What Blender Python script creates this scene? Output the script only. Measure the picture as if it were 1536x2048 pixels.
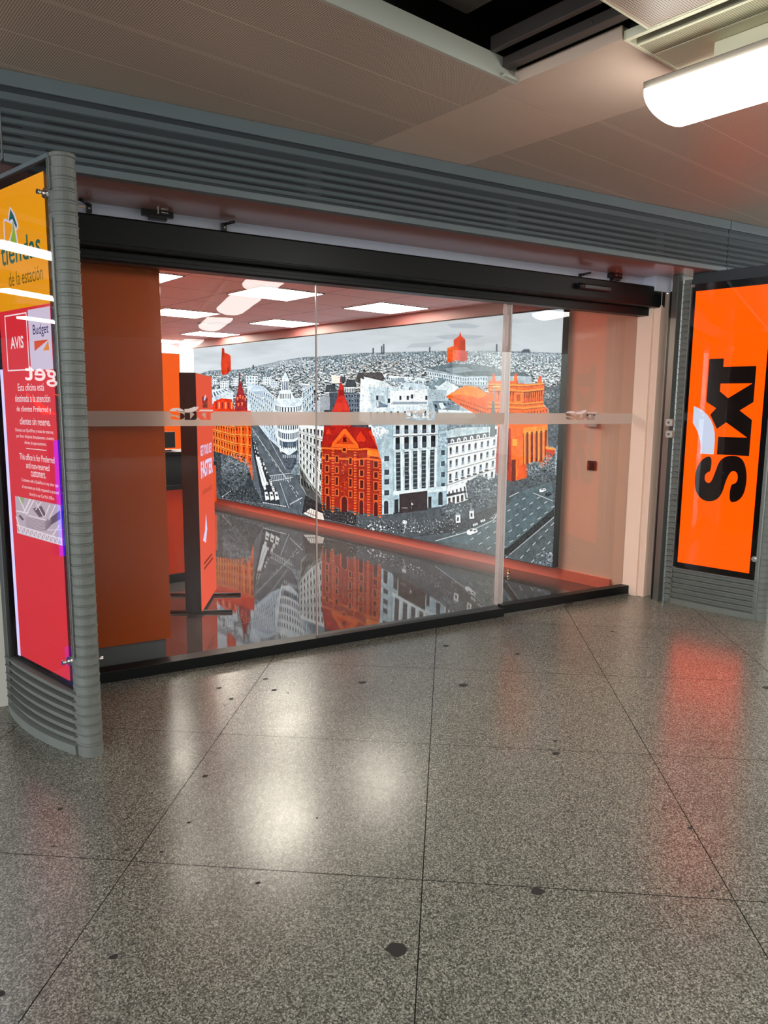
import bpy, bmesh, math, random
import numpy as np
from mathutils import Vector, Matrix

random.seed(7)
rng = np.random.default_rng(11)
for o in list(bpy.data.objects):
    bpy.data.objects.remove(o, do_unlink=True)
SC = bpy.context.scene
COL = SC.collection

# ------------------------------------------------------------------ camera, world, exposure
W, H = 1536, 2048
FPX, PITCH, ROLL, AF = 1473.907, 0.143826, 0.0103903, 1.0491582   # focal in px, tilt down, roll, facade azimuth
def hdir(a):                       # horizontal direction with azimuth a (to the right of the view)
    return np.array([math.cos(AF - a), math.sin(AF - a), 0.0])
_Fh, _Rh, _Z = hdir(0), hdir(math.pi / 2), np.array([0, 0, 1.0])
CF = _Fh * math.cos(PITCH) - _Z * math.sin(PITCH)
_U0 = _Fh * math.sin(PITCH) + _Z * math.cos(PITCH)
CR = math.cos(ROLL) * _Rh + math.sin(ROLL) * _U0
CU = -math.sin(ROLL) * _Rh + math.cos(ROLL) * _U0
CP = np.array([0, 0, 1.6])
cam_d = bpy.data.cameras.new('camera')
cam = bpy.data.objects.new('camera', cam_d)
COL.objects.link(cam)
cam_d.sensor_fit = 'HORIZONTAL'
cam_d.sensor_width = 36
cam_d.lens = 36 * FPX / W
cam_d.clip_start = 0.05
m = Matrix(((CR[0], CU[0], -CF[0], CP[0]), (CR[1], CU[1], -CF[1], CP[1]), (CR[2], CU[2], -CF[2], CP[2]), (0, 0, 0, 1)))
cam.matrix_world = m
SC.camera = cam

SC.view_settings.view_transform = 'Standard'
SC.view_settings.look = 'None'
SC.view_settings.exposure = 0.5
SC.view_settings.gamma = 1.0
SC.view_settings.use_curve_mapping = False
SC.cycles.use_denoising = True
SC.cycles.max_bounces = 10
SC.cycles.transparent_max_bounces = 16
SC.cycles.caustics_reflective = False
SC.cycles.sample_clamp_indirect = 6.0

WORLD_STRENGTH = 6.0
LAMP_STRENGTH = 14.0          # concourse luminaires
OFFICE_LIGHT = 22.0           # recessed office panels
MURAL_GAIN = 0.76
SIGN_GAIN = 1.6
PRINT = 0.72                  # backlit prints, balanced against the exposure
world = bpy.data.worlds.new('world')
SC.world = world
world.use_nodes = True
world.node_tree.nodes['Background'].inputs[0].default_value = (0.86, 0.93, 1.0, 1)
world.node_tree.nodes['Background'].inputs[1].default_value = WORLD_STRENGTH

# ------------------------------------------------------------------ geometry helpers
def ray(x, y):
    return CF * FPX + CR * (x - 768) + CU * (1024 - y)
def on_plane(x, y, P, n):
    d = ray(x, y)
    P = np.array(P, float); n = np.array(n, float)
    return CP + d * (((P - CP) @ n) / (d @ n))
def at_z(x, y, z):
    return on_plane(x, y, (0, 0, z), (0, 0, 1))

def wloc(o):
    v = Vector((0, 0, 0))
    while o is not None:
        v = v + o.location
        o = o.parent
    return v

class MB:
    def __init__(s):
        s.v = []; s.f = []; s.sm = []
    def add(s, vs, fs, smooth=False):
        n = len(s.v)
        s.v += [tuple(map(float, p)) for p in vs]
        s.f += [tuple(n + i for i in f) for f in fs]
        s.sm += [smooth] * len(fs)
        return s
    def box(s, x0, x1, y0, y1, z0, z1, fr=None):
        vs = [(x, y, z) for z in (z0, z1) for y in (y0, y1) for x in (x0, x1)]
        if fr is not None: vs = [fr(*p) for p in vs]
        return s.add(vs, [(0, 2, 3, 1), (4, 5, 7, 6), (0, 1, 5, 4), (2, 6, 7, 3), (0, 4, 6, 2), (1, 3, 7, 5)])
    def prism(s, pts, z0, z1, fr=None, smooth=False):
        n = len(pts)
        vs = [(p[0], p[1], z0) for p in pts] + [(p[0], p[1], z1) for p in pts]
        if fr is not None: vs = [fr(*p) for p in vs]
        s.add(vs, [tuple(range(n))[::-1], tuple(range(n, 2 * n))])
        m_ = len(s.v) - 2 * n
        for i in range(n):
            j = (i + 1) % n
            s.f.append((m_ + i, m_ + j, m_ + n + j, m_ + n + i)); s.sm.append(smooth)
        return s
    def tube(s, p0, p1, r, n=16, r1=None, fr=None):
        if fr is not None: p0, p1 = fr(*p0), fr(*p1)
        p0, p1 = Vector(p0), Vector(p1)
        d = (p1 - p0).normalized()
        a = d.orthogonal().normalized(); b = d.cross(a)
        r1 = r if r1 is None else r1
        vs = []
        for (c, rr) in ((p0, r), (p1, r1)):
            for i in range(n):
                t = 2 * math.pi * i / n
                vs.append(c + (a * math.cos(t) + b * math.sin(t)) * rr)
        s.add(vs, [tuple(range(n))[::-1], tuple(range(n, 2 * n))])
        m_ = len(s.v) - 2 * n
        for i in range(n):
            j = (i + 1) % n
            s.f.append((m_ + i, m_ + j, m_ + n + j, m_ + n + i)); s.sm.append(True)
        return s
    def build(s, name, mat, parent=None, bevel=0):
        me = bpy.data.meshes.new(name)
        L = wloc(parent)
        me.from_pydata([(p[0] - L.x, p[1] - L.y, p[2] - L.z) for p in s.v], [], s.f)
        me.polygons.foreach_set('use_smooth', s.sm)
        me.materials.append(mat)
        me.update()
        bm = bmesh.new(); bm.from_mesh(me)
        bmesh.ops.recalc_face_normals(bm, faces=bm.faces)
        bm.to_mesh(me); bm.free()
        o = bpy.data.objects.new(name, me)
        COL.objects.link(o)
        o.parent = parent
        if bevel:
            b = o.modifiers.new('bevel', 'BEVEL'); b.width = bevel; b.segments = 2; b.limit_method = 'ANGLE'
        return o

def frame(o, ex, ey, ez=(0, 0, 1)):
    o, ex, ey, ez = (np.array(k, float) for k in (o, ex, ey, ez))
    return lambda x, y, z: tuple(o + ex * x + ey * y + ez * z)

def slabs(polys, ylo=None, yhi=None):
    """even-odd fill of 2D polygons as trapezoids, optionally clipped to a horizontal band"""
    ys = sorted({round(p[1], 6) for P in polys for p in P} | ({ylo, yhi} - {None}))
    if ylo is not None: ys = [y for y in ys if ylo - 1e-9 <= y]
    if yhi is not None: ys = [y for y in ys if y <= yhi + 1e-9]
    out = []
    for a, b in zip(ys, ys[1:]):
        if b - a < 1e-7: continue
        mid = (a + b) / 2
        cr = []
        for P in polys:
            for (x0, y0), (x1, y1) in zip(P, P[1:] + P[:1]):
                if (y0 > mid) != (y1 > mid):
                    g = lambda y: x0 + (x1 - x0) * (y - y0) / (y1 - y0)
                    cr.append((g(mid), g(a), g(b)))
        cr.sort()
        for l, r in zip(cr[::2], cr[1::2]):
            out.append([(l[1], a), (r[1], a), (r[2], b), (l[2], b)])
    return out

def smooth_poly(pts, it=2):
    for _ in range(it):
        q = []
        for a, b in zip(pts, pts[1:] + pts[:1]):
            q.append((a[0] * .75 + b[0] * .25, a[1] * .75 + b[1] * .25))
            q.append((a[0] * .25 + b[0] * .75, a[1] * .25 + b[1] * .75))
        pts = q
    return pts

def flat(mb, polys, fr, t=0.0012, ylo=None, yhi=None):
    """2D polygons laid on a surface: fr(x, y, depth)"""
    for q in slabs(polys, ylo, yhi):
        vs = [fr(p[0], p[1], 0) for p in q] + [fr(p[0], p[1], t) for p in q]
        mb.add(vs, [(0, 1, 2, 3), (7, 6, 5, 4), (0, 4, 5, 1), (2, 6, 7, 3), (1, 5, 6, 2), (3, 7, 4, 0)])
    return mb

def text2d(s, bold=0.0, spacing=1.0, align='LEFT'):
    cu = bpy.data.curves.new('t', 'FONT')
    cu.body = s; cu.offset = bold; cu.space_character = spacing; cu.resolution_u = 3
    cu.align_x = align
    ob = bpy.data.objects.new('t', cu); COL.objects.link(ob)
    bpy.context.view_layer.update()
    me = ob.to_mesh()
    vs = [(v.co.x, v.co.y) for v in me.vertices]
    fs = [tuple(p.vertices) for p in me.polygons]
    ob.to_mesh_clear()
    bpy.data.objects.remove(ob, do_unlink=True)
    return vs, fs

def put_text(mb, s, fr, x0, y0, w, h, bold=0.0, depth=0.0012, fit=True):
    """text scaled to fill the box (x0,y0,w,h) in the frame's plane"""
    vs, fs = text2d(s, bold)
    if not vs: return
    xs = [p[0] for p in vs]; ys = [p[1] for p in vs]
    a, b, c, d = min(xs), max(xs), min(ys), max(ys)
    sx = w / (b - a); sy = h / (d - c)
    mb.add([fr(x0 + (p[0] - a) * sx, y0 + (p[1] - c) * sy, depth) for p in vs], fs)

# ------------------------------------------------------------------ object helpers
def tag(o, label=None, cat=None, group=None, kind=None):
    if label: o['label'] = label
    if cat: o['category'] = cat
    if group: o['group'] = group
    if kind: o['kind'] = kind
    return o
def thing(name, loc, label, cat, group=None):
    o = bpy.data.objects.new(name, None); COL.objects.link(o)
    o.empty_display_size = 0.1
    o.location = tuple(float(c) for c in loc)
    return tag(o, label, cat, group)
def struct(o):
    o['kind'] = 'structure'; return o
def dup(root, delta, label):
    r = root.copy(); COL.objects.link(r)
    r.location = Vector(root.location) + Vector(delta)
    r['label'] = label
    for ch in list(root.children):
        c = ch.copy(); COL.objects.link(c); c.parent = r
        for g in list(ch.children):
            d = g.copy(); COL.objects.link(d); d.parent = c
    return r

# ------------------------------------------------------------------ materials
def lin(c):
    return tuple((x / 12.92 if x <= .04045 else ((x + .055) / 1.055) ** 2.4) for x in (k / 255 for k in c))
def new_mat(name):
    m = bpy.data.materials.new(name); m.use_nodes = True
    nt = m.node_tree; nt.nodes.clear()
    out = nt.nodes.new('ShaderNodeOutputMaterial')
    return m, nt, out
def principled(name, rgb, rough=.5, metal=0., spec=.5, noise=0., nscale=6., bump=0., bscale=80., ior=1.5, srgb=True, stretch=None):
    m, nt, out = new_mat(name)
    p = nt.nodes.new('ShaderNodeBsdfPrincipled')
    c = lin(rgb) if srgb else rgb
    p.inputs['Base Color'].default_value = (*c, 1)
    p.inputs['Roughness'].default_value = rough
    p.inputs['Metallic'].default_value = metal
    p.inputs['IOR'].default_value = ior
    p.inputs['Specular IOR Level'].default_value = spec
    tc = nt.nodes.new('ShaderNodeTexCoord')
    src = tc.outputs['Object']
    if stretch:
        mp = nt.nodes.new('ShaderNodeMapping'); mp.inputs['Scale'].default_value = stretch
        nt.links.new(src, mp.inputs[0]); src = mp.outputs[0]
    if noise:
        n = nt.nodes.new('ShaderNodeTexNoise'); n.inputs['Scale'].default_value = nscale; n.inputs['Detail'].default_value = 6
        nt.links.new(src, n.inputs['Vector'])
        mx = nt.nodes.new('ShaderNodeMix'); mx.data_type = 'RGBA'
        mx.inputs[6].default_value = (*[k * (1 - noise) for k in c], 1)
        mx.inputs[7].default_value = (*[min(1, k * (1 + noise)) for k in c], 1)
        nt.links.new(n.outputs[0], mx.inputs[0]); nt.links.new(mx.outputs[2], p.inputs['Base Color'])
    if bump:
        n = nt.nodes.new('ShaderNodeTexNoise'); n.inputs['Scale'].default_value = bscale
        nt.links.new(src, n.inputs['Vector'])
        b = nt.nodes.new('ShaderNodeBump'); b.inputs['Strength'].default_value = bump; b.inputs['Distance'].default_value = .002
        nt.links.new(n.outputs[0], b.inputs['Height']); nt.links.new(b.outputs[0], p.inputs['Normal'])
    nt.links.new(p.outputs[0], out.inputs[0])
    return m
def emit(name, rgb, strength=1., srgb=True, gloss=0.):
    m, nt, out = new_mat(name)
    e = nt.nodes.new('ShaderNodeEmission')
    e.inputs[0].default_value = (*(lin(rgb) if srgb else rgb), 1); e.inputs[1].default_value = strength * (PRINT if srgb and strength <= 1.3 else 1.)
    nt.links.new(e.outputs[0], out.inputs[0])
    return m
def glass(name, tint=(1, 1, 1), ior=1.5, boost=1.0):
    m, nt, out = new_mat(name)
    t = nt.nodes.new('ShaderNodeBsdfTransparent'); t.inputs[0].default_value = (*tint, 1)
    g = nt.nodes.new('ShaderNodeBsdfGlossy'); g.inputs['Roughness'].default_value = 0.0
    f = nt.nodes.new('ShaderNodeFresnel'); f.inputs[0].default_value = ior
    mu = nt.nodes.new('ShaderNodeMath'); mu.operation = 'MULTIPLY'; mu.inputs[1].default_value = boost; mu.use_clamp = True
    mx = nt.nodes.new('ShaderNodeMixShader')
    nt.links.new(f.outputs[0], mu.inputs[0]); nt.links.new(mu.outputs[0], mx.inputs[0])
    nt.links.new(t.outputs[0], mx.inputs[1]); nt.links.new(g.outputs[0], mx.inputs[2])
    nt.links.new(mx.outputs[0], out.inputs[0])
    return m

class NT:
    """tiny node-building helper"""
    def __init__(s, nt): s.nt = nt
    def put(s, node, i, v):
        if hasattr(v, 'links') or hasattr(v, 'is_output'): s.nt.links.new(v, node.inputs[i])
        else: node.inputs[i].default_value = v
    def math(s, op, a, b=0., c=0.):
        n = s.nt.nodes.new('ShaderNodeMath'); n.operation = op
        s.put(n, 0, a); s.put(n, 1, b); s.put(n, 2, c)
        return n.outputs[0]
    def coords(s, ang, ox, oy):
        tc = s.nt.nodes.new('ShaderNodeTexCoord')
        mp = s.nt.nodes.new('ShaderNodeMapping')
        c, q = math.cos(-ang), math.sin(-ang)
        mp.inputs['Rotation'].default_value = (0, 0, -ang)
        mp.inputs['Location'].default_value = (-(c * ox - q * oy), -(q * ox + c * oy), 0)
        s.nt.links.new(tc.outputs['Object'], mp.inputs[0])
        sp = s.nt.nodes.new('ShaderNodeSeparateXYZ'); s.nt.links.new(mp.outputs[0], sp.inputs[0])
        return sp.outputs[0], sp.outputs[1], mp.outputs[0]
    def line(s, x, size, hw):          # 1 within hw of a multiple of size
        a = s.math('DIVIDE', x, size); a = s.math('ADD', a, .5); a = s.math('FRACT', a); a = s.math('SUBTRACT', a, .5)
        a = s.math('ABSOLUTE', a); a = s.math('MULTIPLY', a, size)
        return s.math('LESS_THAN', a, hw)
    def mix(s, f, a, b):
        n = s.nt.nodes.new('ShaderNodeMix'); n.data_type = 'RGBA'
        s.put(n, 0, f); s.put(n, 6, a); s.put(n, 7, b)
        return n.outputs[2]
    def noise(s, v, scale, detail=3., rough=.5):
        n = s.nt.nodes.new('ShaderNodeTexNoise'); n.inputs['Scale'].default_value = scale
        n.inputs['Detail'].default_value = detail; n.inputs['Roughness'].default_value = rough
        s.nt.links.new(v, n.inputs['Vector']); return n.outputs[0]
    def ramp(s, f, stops, interp='LINEAR'):
        n = s.nt.nodes.new('ShaderNodeValToRGB'); cr = n.color_ramp; cr.interpolation = interp
        cr.elements[0].position, cr.elements[0].color = stops[0][0], (*stops[0][1], 1)
        cr.elements[1].position, cr.elements[1].color = stops[-1][0], (*stops[-1][1], 1)
        for p, c in stops[1:-1]:
            e = cr.elements.new(p); e.color = (*c, 1)
        s.nt.links.new(f, n.inputs[0]); return n.outputs[0]

UB = math.radians(10.2126)              # building axis (u) in world; v is square to it
UV = (math.cos(UB), math.sin(UB)); VV = (-math.sin(UB), math.cos(UB))
def uv(u, v): return (UV[0] * u + VV[0] * v, UV[1] * u + VV[1] * v)

def granite():
    m, nt, out = new_mat('polished_granite'); n = NT(nt)
    o = at_z(845, 1760, 0); ang = AF - 0.0855467
    x, y, vec = n.coords(ang, o[0], o[1])
    vo = nt.nodes.new('ShaderNodeTexVoronoi'); vo.inputs['Scale'].default_value = 230.
    nt.links.new(vec, vo.inputs['Vector'])
    sepc = nt.nodes.new('ShaderNodeSeparateColor'); nt.links.new(vo.outputs['Color'], sepc.inputs[0])
    f1 = n.noise(vec, 150., 3., .6)
    f = n.math('MULTIPLY', sepc.outputs[0], .62); f = n.math('ADD', f, n.math('MULTIPLY', f1, .42))
    c = n.ramp(f, [(.10, (.024, .025, .021)), (.32, (.072, .073, .060)), (.52, (.145, .145, .122)), (.72, (.26, .255, .215)), (.95, (.50, .49, .43))])
    big = n.noise(vec, 1.4, 5., .6)
    c = n.mix(n.math('MULTIPLY', n.math('LESS_THAN', big, .46), .10), c, (.05, .05, .045, 1))
    worn = n.noise(vec, 9., 8., .75)
    c = n.mix(n.math('MULTIPLY', n.math('GREATER_THAN', worn, .70), .35), c, (.62, .6, .52, 1))
    j = n.math('MAXIMUM', n.line(x, 1.0258, .0019), n.line(y, 1.0258, .0019))
    c = n.mix(n.math('MULTIPLY', j, .96), c, (.008, .007, .006, 1))
    p = nt.nodes.new('ShaderNodeBsdfPrincipled')
    nt.links.new(c, p.inputs['Base Color'])
    r = n.math('ADD', n.math('MULTIPLY', n.noise(vec, 3.5, 4.), .10), .19)
    nt.links.new(n.math('ADD', r, n.math('MULTIPLY', j, .4)), p.inputs['Roughness'])
    p.inputs['IOR'].default_value = 1.6
    nt.links.new(n.math('MULTIPLY', n.math('SUBTRACT', 1., j), .5), p.inputs['Specular IOR Level'])
    b = nt.nodes.new('ShaderNodeBump'); b.inputs['Strength'].default_value = .04; b.inputs['Distance'].default_value = .001
    nt.links.new(f1, b.inputs['Height']); nt.links.new(b.outputs[0], p.inputs['Normal'])
    nt.links.new(p.outputs[0], out.inputs[0])
    return m
def office_floor():
    m, nt, out = new_mat('polished_black_tile'); n = NT(nt)
    o = uv(2.055, 4.04)
    x, y, vec = n.coords(UB, o[0], o[1])
    f = n.noise(vec, 5., 6., .65)
    c = n.ramp(f, [(.3, (.048, .045, .046)), (.7, (.085, .078, .077))])
    j = n.math('MAXIMUM', n.line(x, .64, .0013), n.line(y, .64, .0013))
    c = n.mix(j, c, (.11, .10, .095, 1))
    p = nt.nodes.new('ShaderNodeBsdfPrincipled')
    nt.links.new(c, p.inputs['Base Color'])
    nt.links.new(n.math('ADD', n.math('MULTIPLY', j, .2), .035), p.inputs['Roughness'])
    p.inputs['IOR'].default_value = 2.1
    nt.links.new(p.outputs[0], out.inputs[0])
    return m
def perforated(name, base, pitch=.0095, rad=.30, hole=.22, seam=True, ang=UB, v0=2.985):
    m, nt, out = new_mat(name); n = NT(nt)
    o = uv(2.70, v0)
    x, y, vec = n.coords(ang, o[0], o[1])
    def cell(a):
        a = n.math('DIVIDE', a, pitch); a = n.math('FRACT', a); a = n.math('SUBTRACT', a, .5)
        return n.math('MULTIPLY', a, a)
    d = n.math('ADD', cell(x), cell(y))
    h = n.math('LESS_THAN', d, rad * rad)
    b = lin(base)
    if seam:
        s1 = n.line(y, .655, .013); s2 = n.line(n.math('ADD', y, .3275), .655, .006)
        s = n.math('MAXIMUM', s1, s2)
        h = n.math('MULTIPLY', h, n.math('SUBTRACT', 1., s))
    tone = n.noise(vec, 1.6, 4.)
    c0 = n.mix(tone, (*[k * .9 for k in b], 1), (*[min(1, k * 1.08) for k in b], 1))
    c = n.mix(h, c0, (*[k * hole for k in b], 1))
    if seam:
        g = n.line(y, .655, .0016)
        c = n.mix(g, c, (*[k * .4 for k in b], 1))
    p = nt.nodes.new('ShaderNodeBsdfPrincipled')
    nt.links.new(c, p.inputs['Base Color']); p.inputs['Roughness'].default_value = .42
    nt.links.new(p.outputs[0], out.inputs[0])
    return m
def tile_ceiling():
    m, nt, out = new_mat('office_ceiling_tile'); n = NT(nt)
    o = uv(*TILE0)
    x, y, vec = n.coords(UB, o[0], o[1])
    j = n.math('MAXIMUM', n.line(x, .672, .005), n.line(y, .655, .005))
    c = n.mix(j, (*lin((248, 214, 216)), 1), (*lin((140, 104, 108)), 1))  # pink cast in the white tile paints warm bounce light
    p = nt.nodes.new('ShaderNodeBsdfPrincipled'); nt.links.new(c, p.inputs['Base Color']); p.inputs['Roughness'].default_value = .8
    nt.links.new(p.outputs[0], out.inputs[0]); return m

TILE0 = (3.34, 5.62)
M = dict(
    granite=granite(), tile=office_floor(), ceiltile=tile_ceiling(),
    perf=perforated('perforated_ceiling_metal', (214, 190, 170), rad=.31, hole=.16),
    perf_pale=perforated('perforated_cream_metal', (205, 198, 165), pitch=.0085, seam=False),
    smooth=principled('smooth_ceiling_metal', (214, 188, 168), .38, noise=.06, nscale=3),
    cream=principled('cream_metal', (240, 234, 204), .45, noise=.03),
    rim=principled('panel_rim_metal', (186, 186, 174), .45, noise=.05),
    dark=principled('plenum_black', (30, 29, 27), .8, noise=.3, nscale=3),
    duct=principled('dark_duct_metal', (70, 66, 62), .5, .6, noise=.2, nscale=4),
    rail=principled('ceiling_rail_metal', (88, 80, 76), .4, .5, noise=.1),
    louver=principled('louver_slate_paint', (103, 113, 117), .42, noise=.08, nscale=5, stretch=(1, 1, 6)),
    louver_dark=principled('louver_groove', (44, 50, 54), .6, noise=.08),
    slot=principled('slot_black', (8, 9, 10), .8),
    soffit=principled('glossy_soffit_panel', (188, 138, 130), .14, noise=.05, nscale=3, ior=1.6),  # reddish tint puts the orange bounce light into the base colour
    strip=principled('pale_header_strip', (206, 210, 224), .45, noise=.05, nscale=12),
    black=principled('satin_black_aluminium', (8, 11, 12), .42, noise=.15, nscale=30, spec=.3),
    blackplastic=principled('black_plastic', (14, 14, 15), .3),
    rib=principled('ribbed_grey_casting', (108, 111, 105), .55, noise=.22, nscale=9, bump=.25, bscale=60),
    ribdark=principled('dirty_base_metal', (74, 76, 68), .6, noise=.25, nscale=14),
    steel=principled('brushed_steel_track', (120, 122, 116), .35, .7, noise=.1, nscale=20, stretch=(1, 1, .1)),
    chrome=principled('polished_steel', (215, 212, 205), .16, 1.),
    wall=principled('white_painted_wall', (250, 218, 196), .55, noise=.03, nscale=4, bump=.1),
    wall_out=principled('grey_white_wall', (206, 204, 192), .55, noise=.05, nscale=5, bump=.1),
    skirt=principled('glossy_skirting', (250, 138, 118), .22, noise=.04),
    orange=principled('orange_laminate', (255, 104, 4), .16, noise=.03, nscale=3, spec=.4),
    orange_in=principled('orange_lacquer', (255, 92, 14), .35, noise=.03, nscale=3),
    plinth=principled('grey_plinth', (140, 143, 146), .5, noise=.05),
    boxblack=principled('lightbox_black_side', (18, 22, 24), .4, noise=.1),
    glass=glass('clear_glass', (.97, .985, .98), 1.5, 1.15),
    panel_glass=glass('panel_glass', (1, 1, 1), 1.5, 1.3),
    edge=principled('glass_edge_profile', (196, 184, 182), .15, 0., spec=.8),
    lamp=emit('luminaire_diffuser', (255, 255, 250), LAMP_STRENGTH),
    housing=principled('luminaire_housing', (120, 112, 100), .5),
    officelamp=emit('office_light_diffuser', (255, 245, 228), OFFICE_LIGHT),
    sign_orange=emit('backlit_orange', (1.0, .054, .0005), SIGN_GAIN, srgb=False),
    sign_black=principled('sign_black_print', (26, 12, 8), .12, spec=.5),
    border=principled('black_glass_border', (12, 12, 13), .08, spec=.5),
    sign_white=emit('backlit_white', (205, 214, 235), 1.0),
    yellow=emit('backlit_amber', (240, 158, 20), 1.0),
    red=emit('backlit_crimson', (224, 52, 62), 1.0),
    lilac=emit('backlit_lilac_white', (222, 208, 232), .95),
    whiteprint=emit('backlit_white_print', (255, 232, 238), 1.0),
    navy=emit('navy_print', (52, 44, 104), 1.0),
    brandred=emit('red_orange_print', (222, 84, 48), 1.0),
    brandorange=emit('orange_print', (236, 140, 60), 1.0),
    green=emit('green_print', (30, 92, 82), 1.0), lime=emit('lime_print', (140, 176, 52), 1.0),
    olive=emit('olive_print', (92, 78, 30), 1.0),
    mapgrey=emit('map_grey_print', (196, 178, 190), 1.0), mapwhite=emit('map_white_print', (240, 226, 236), 1.0),
    mapdark=emit('map_dark_print', (112, 92, 104), 1.0), mapgreen=emit('map_green_print', (150, 176, 120), 1.0),
    tube=emit('cool_light_edge', (214, 210, 255), 1.25),
    screen_orange=emit('totem_orange_screen', (232, 88, 62), 1.0),
    screen_white=emit('totem_white_print', (224, 214, 250), 1.0),
    screen_dark=emit('totem_dark_print', (120, 50, 40), 1.0),
    stain=principled('dark_gum_stain', (24, 21, 19), .7),
    switch=principled('dark_brown_switch', (58, 34, 28), .35),
    keybox=principled('pale_key_box', (196, 186, 176), .45),
)
def film_mat(name, op, rgb):
    m, nt, out = new_mat(name)
    t = nt.nodes.new('ShaderNodeBsdfTransparent')
    d = nt.nodes.new('ShaderNodeBsdfDiffuse'); d.inputs[0].default_value = (*lin(rgb), 1)
    tr = nt.nodes.new('ShaderNodeBsdfTranslucent'); tr.inputs[0].default_value = (*lin(rgb), 1)
    a = nt.nodes.new('ShaderNodeMixShader'); a.inputs[0].default_value = .5
    b = nt.nodes.new('ShaderNodeMixShader'); b.inputs[0].default_value = op
    nt.links.new(d.outputs[0], a.inputs[1]); nt.links.new(tr.outputs[0], a.inputs[2])
    nt.links.new(t.outputs[0], b.inputs[1]); nt.links.new(a.outputs[0], b.inputs[2]); nt.links.new(b.outputs[0], out.inputs[0])
    return m
M['film'] = film_mat('frosted_film', .86, (218, 206, 196))
M['film_white'] = film_mat('white_film', .95, (255, 252, 255))
M['shade_strip'] = principled('dusky_rose_shade', (150, 92, 90), .5)  # dark rose tone standing in for shade above the lightbox
M['navy_wall'] = principled('dark_navy_wall', (22, 24, 48), .4)
M['neon'] = emit('blue_neon', (30, 30, 255), 3.0)
M['orange_wall'] = principled('orange_wall_paint', (255, 136, 84), .6)

# ------------------------------------------------------------------ the four-letter logo, in its own units (x right, y down, 0..960 x 0..380)
_S = [(520,355),(505,300),(440,258),(360,248),(270,258),(215,305),(205,360),(225,410),(275,440),(350,455),(410,475),(430,500),(415,525),
      (375,532),(345,520),(335,487),(212,487),(225,540),(270,575),(350,588),(430,583),(500,560),(530,515),(525,450),(490,405),(420,385),
      (350,365),(330,345),(345,320),(380,315),(405,330),(412,355)]
_ARC = [(530,275),(570,275),(610,270),(650,258),(680,246),(705,232),(738,210),(850,210),(838,242),(818,275),(790,306),(755,332),(715,350),(670,361),(620,365),(530,364)]
_IXT = [(530,385),(650,385),(650,568),(745,430),(700,373),(795,322),(838,358),(880,290),(1165,290),(1165,385),(1110,385),(1110,590),
        (880,590),(825,510),(765,590),(530,590)]
_HOLE = [(1000,375),(1000,575),(905,430),(950,375)]
def logo(x0, y0, w, h):
    """returns letters, arc in a box with y up"""
    f = lambda P: [(x0 + (x - 205) / 960 * w, y0 + (590 - y) / 380 * h) for x, y in P]
    return [f(smooth_poly(_S, 1)), f(_IXT), f(_HOLE)], f(_ARC)
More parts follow.
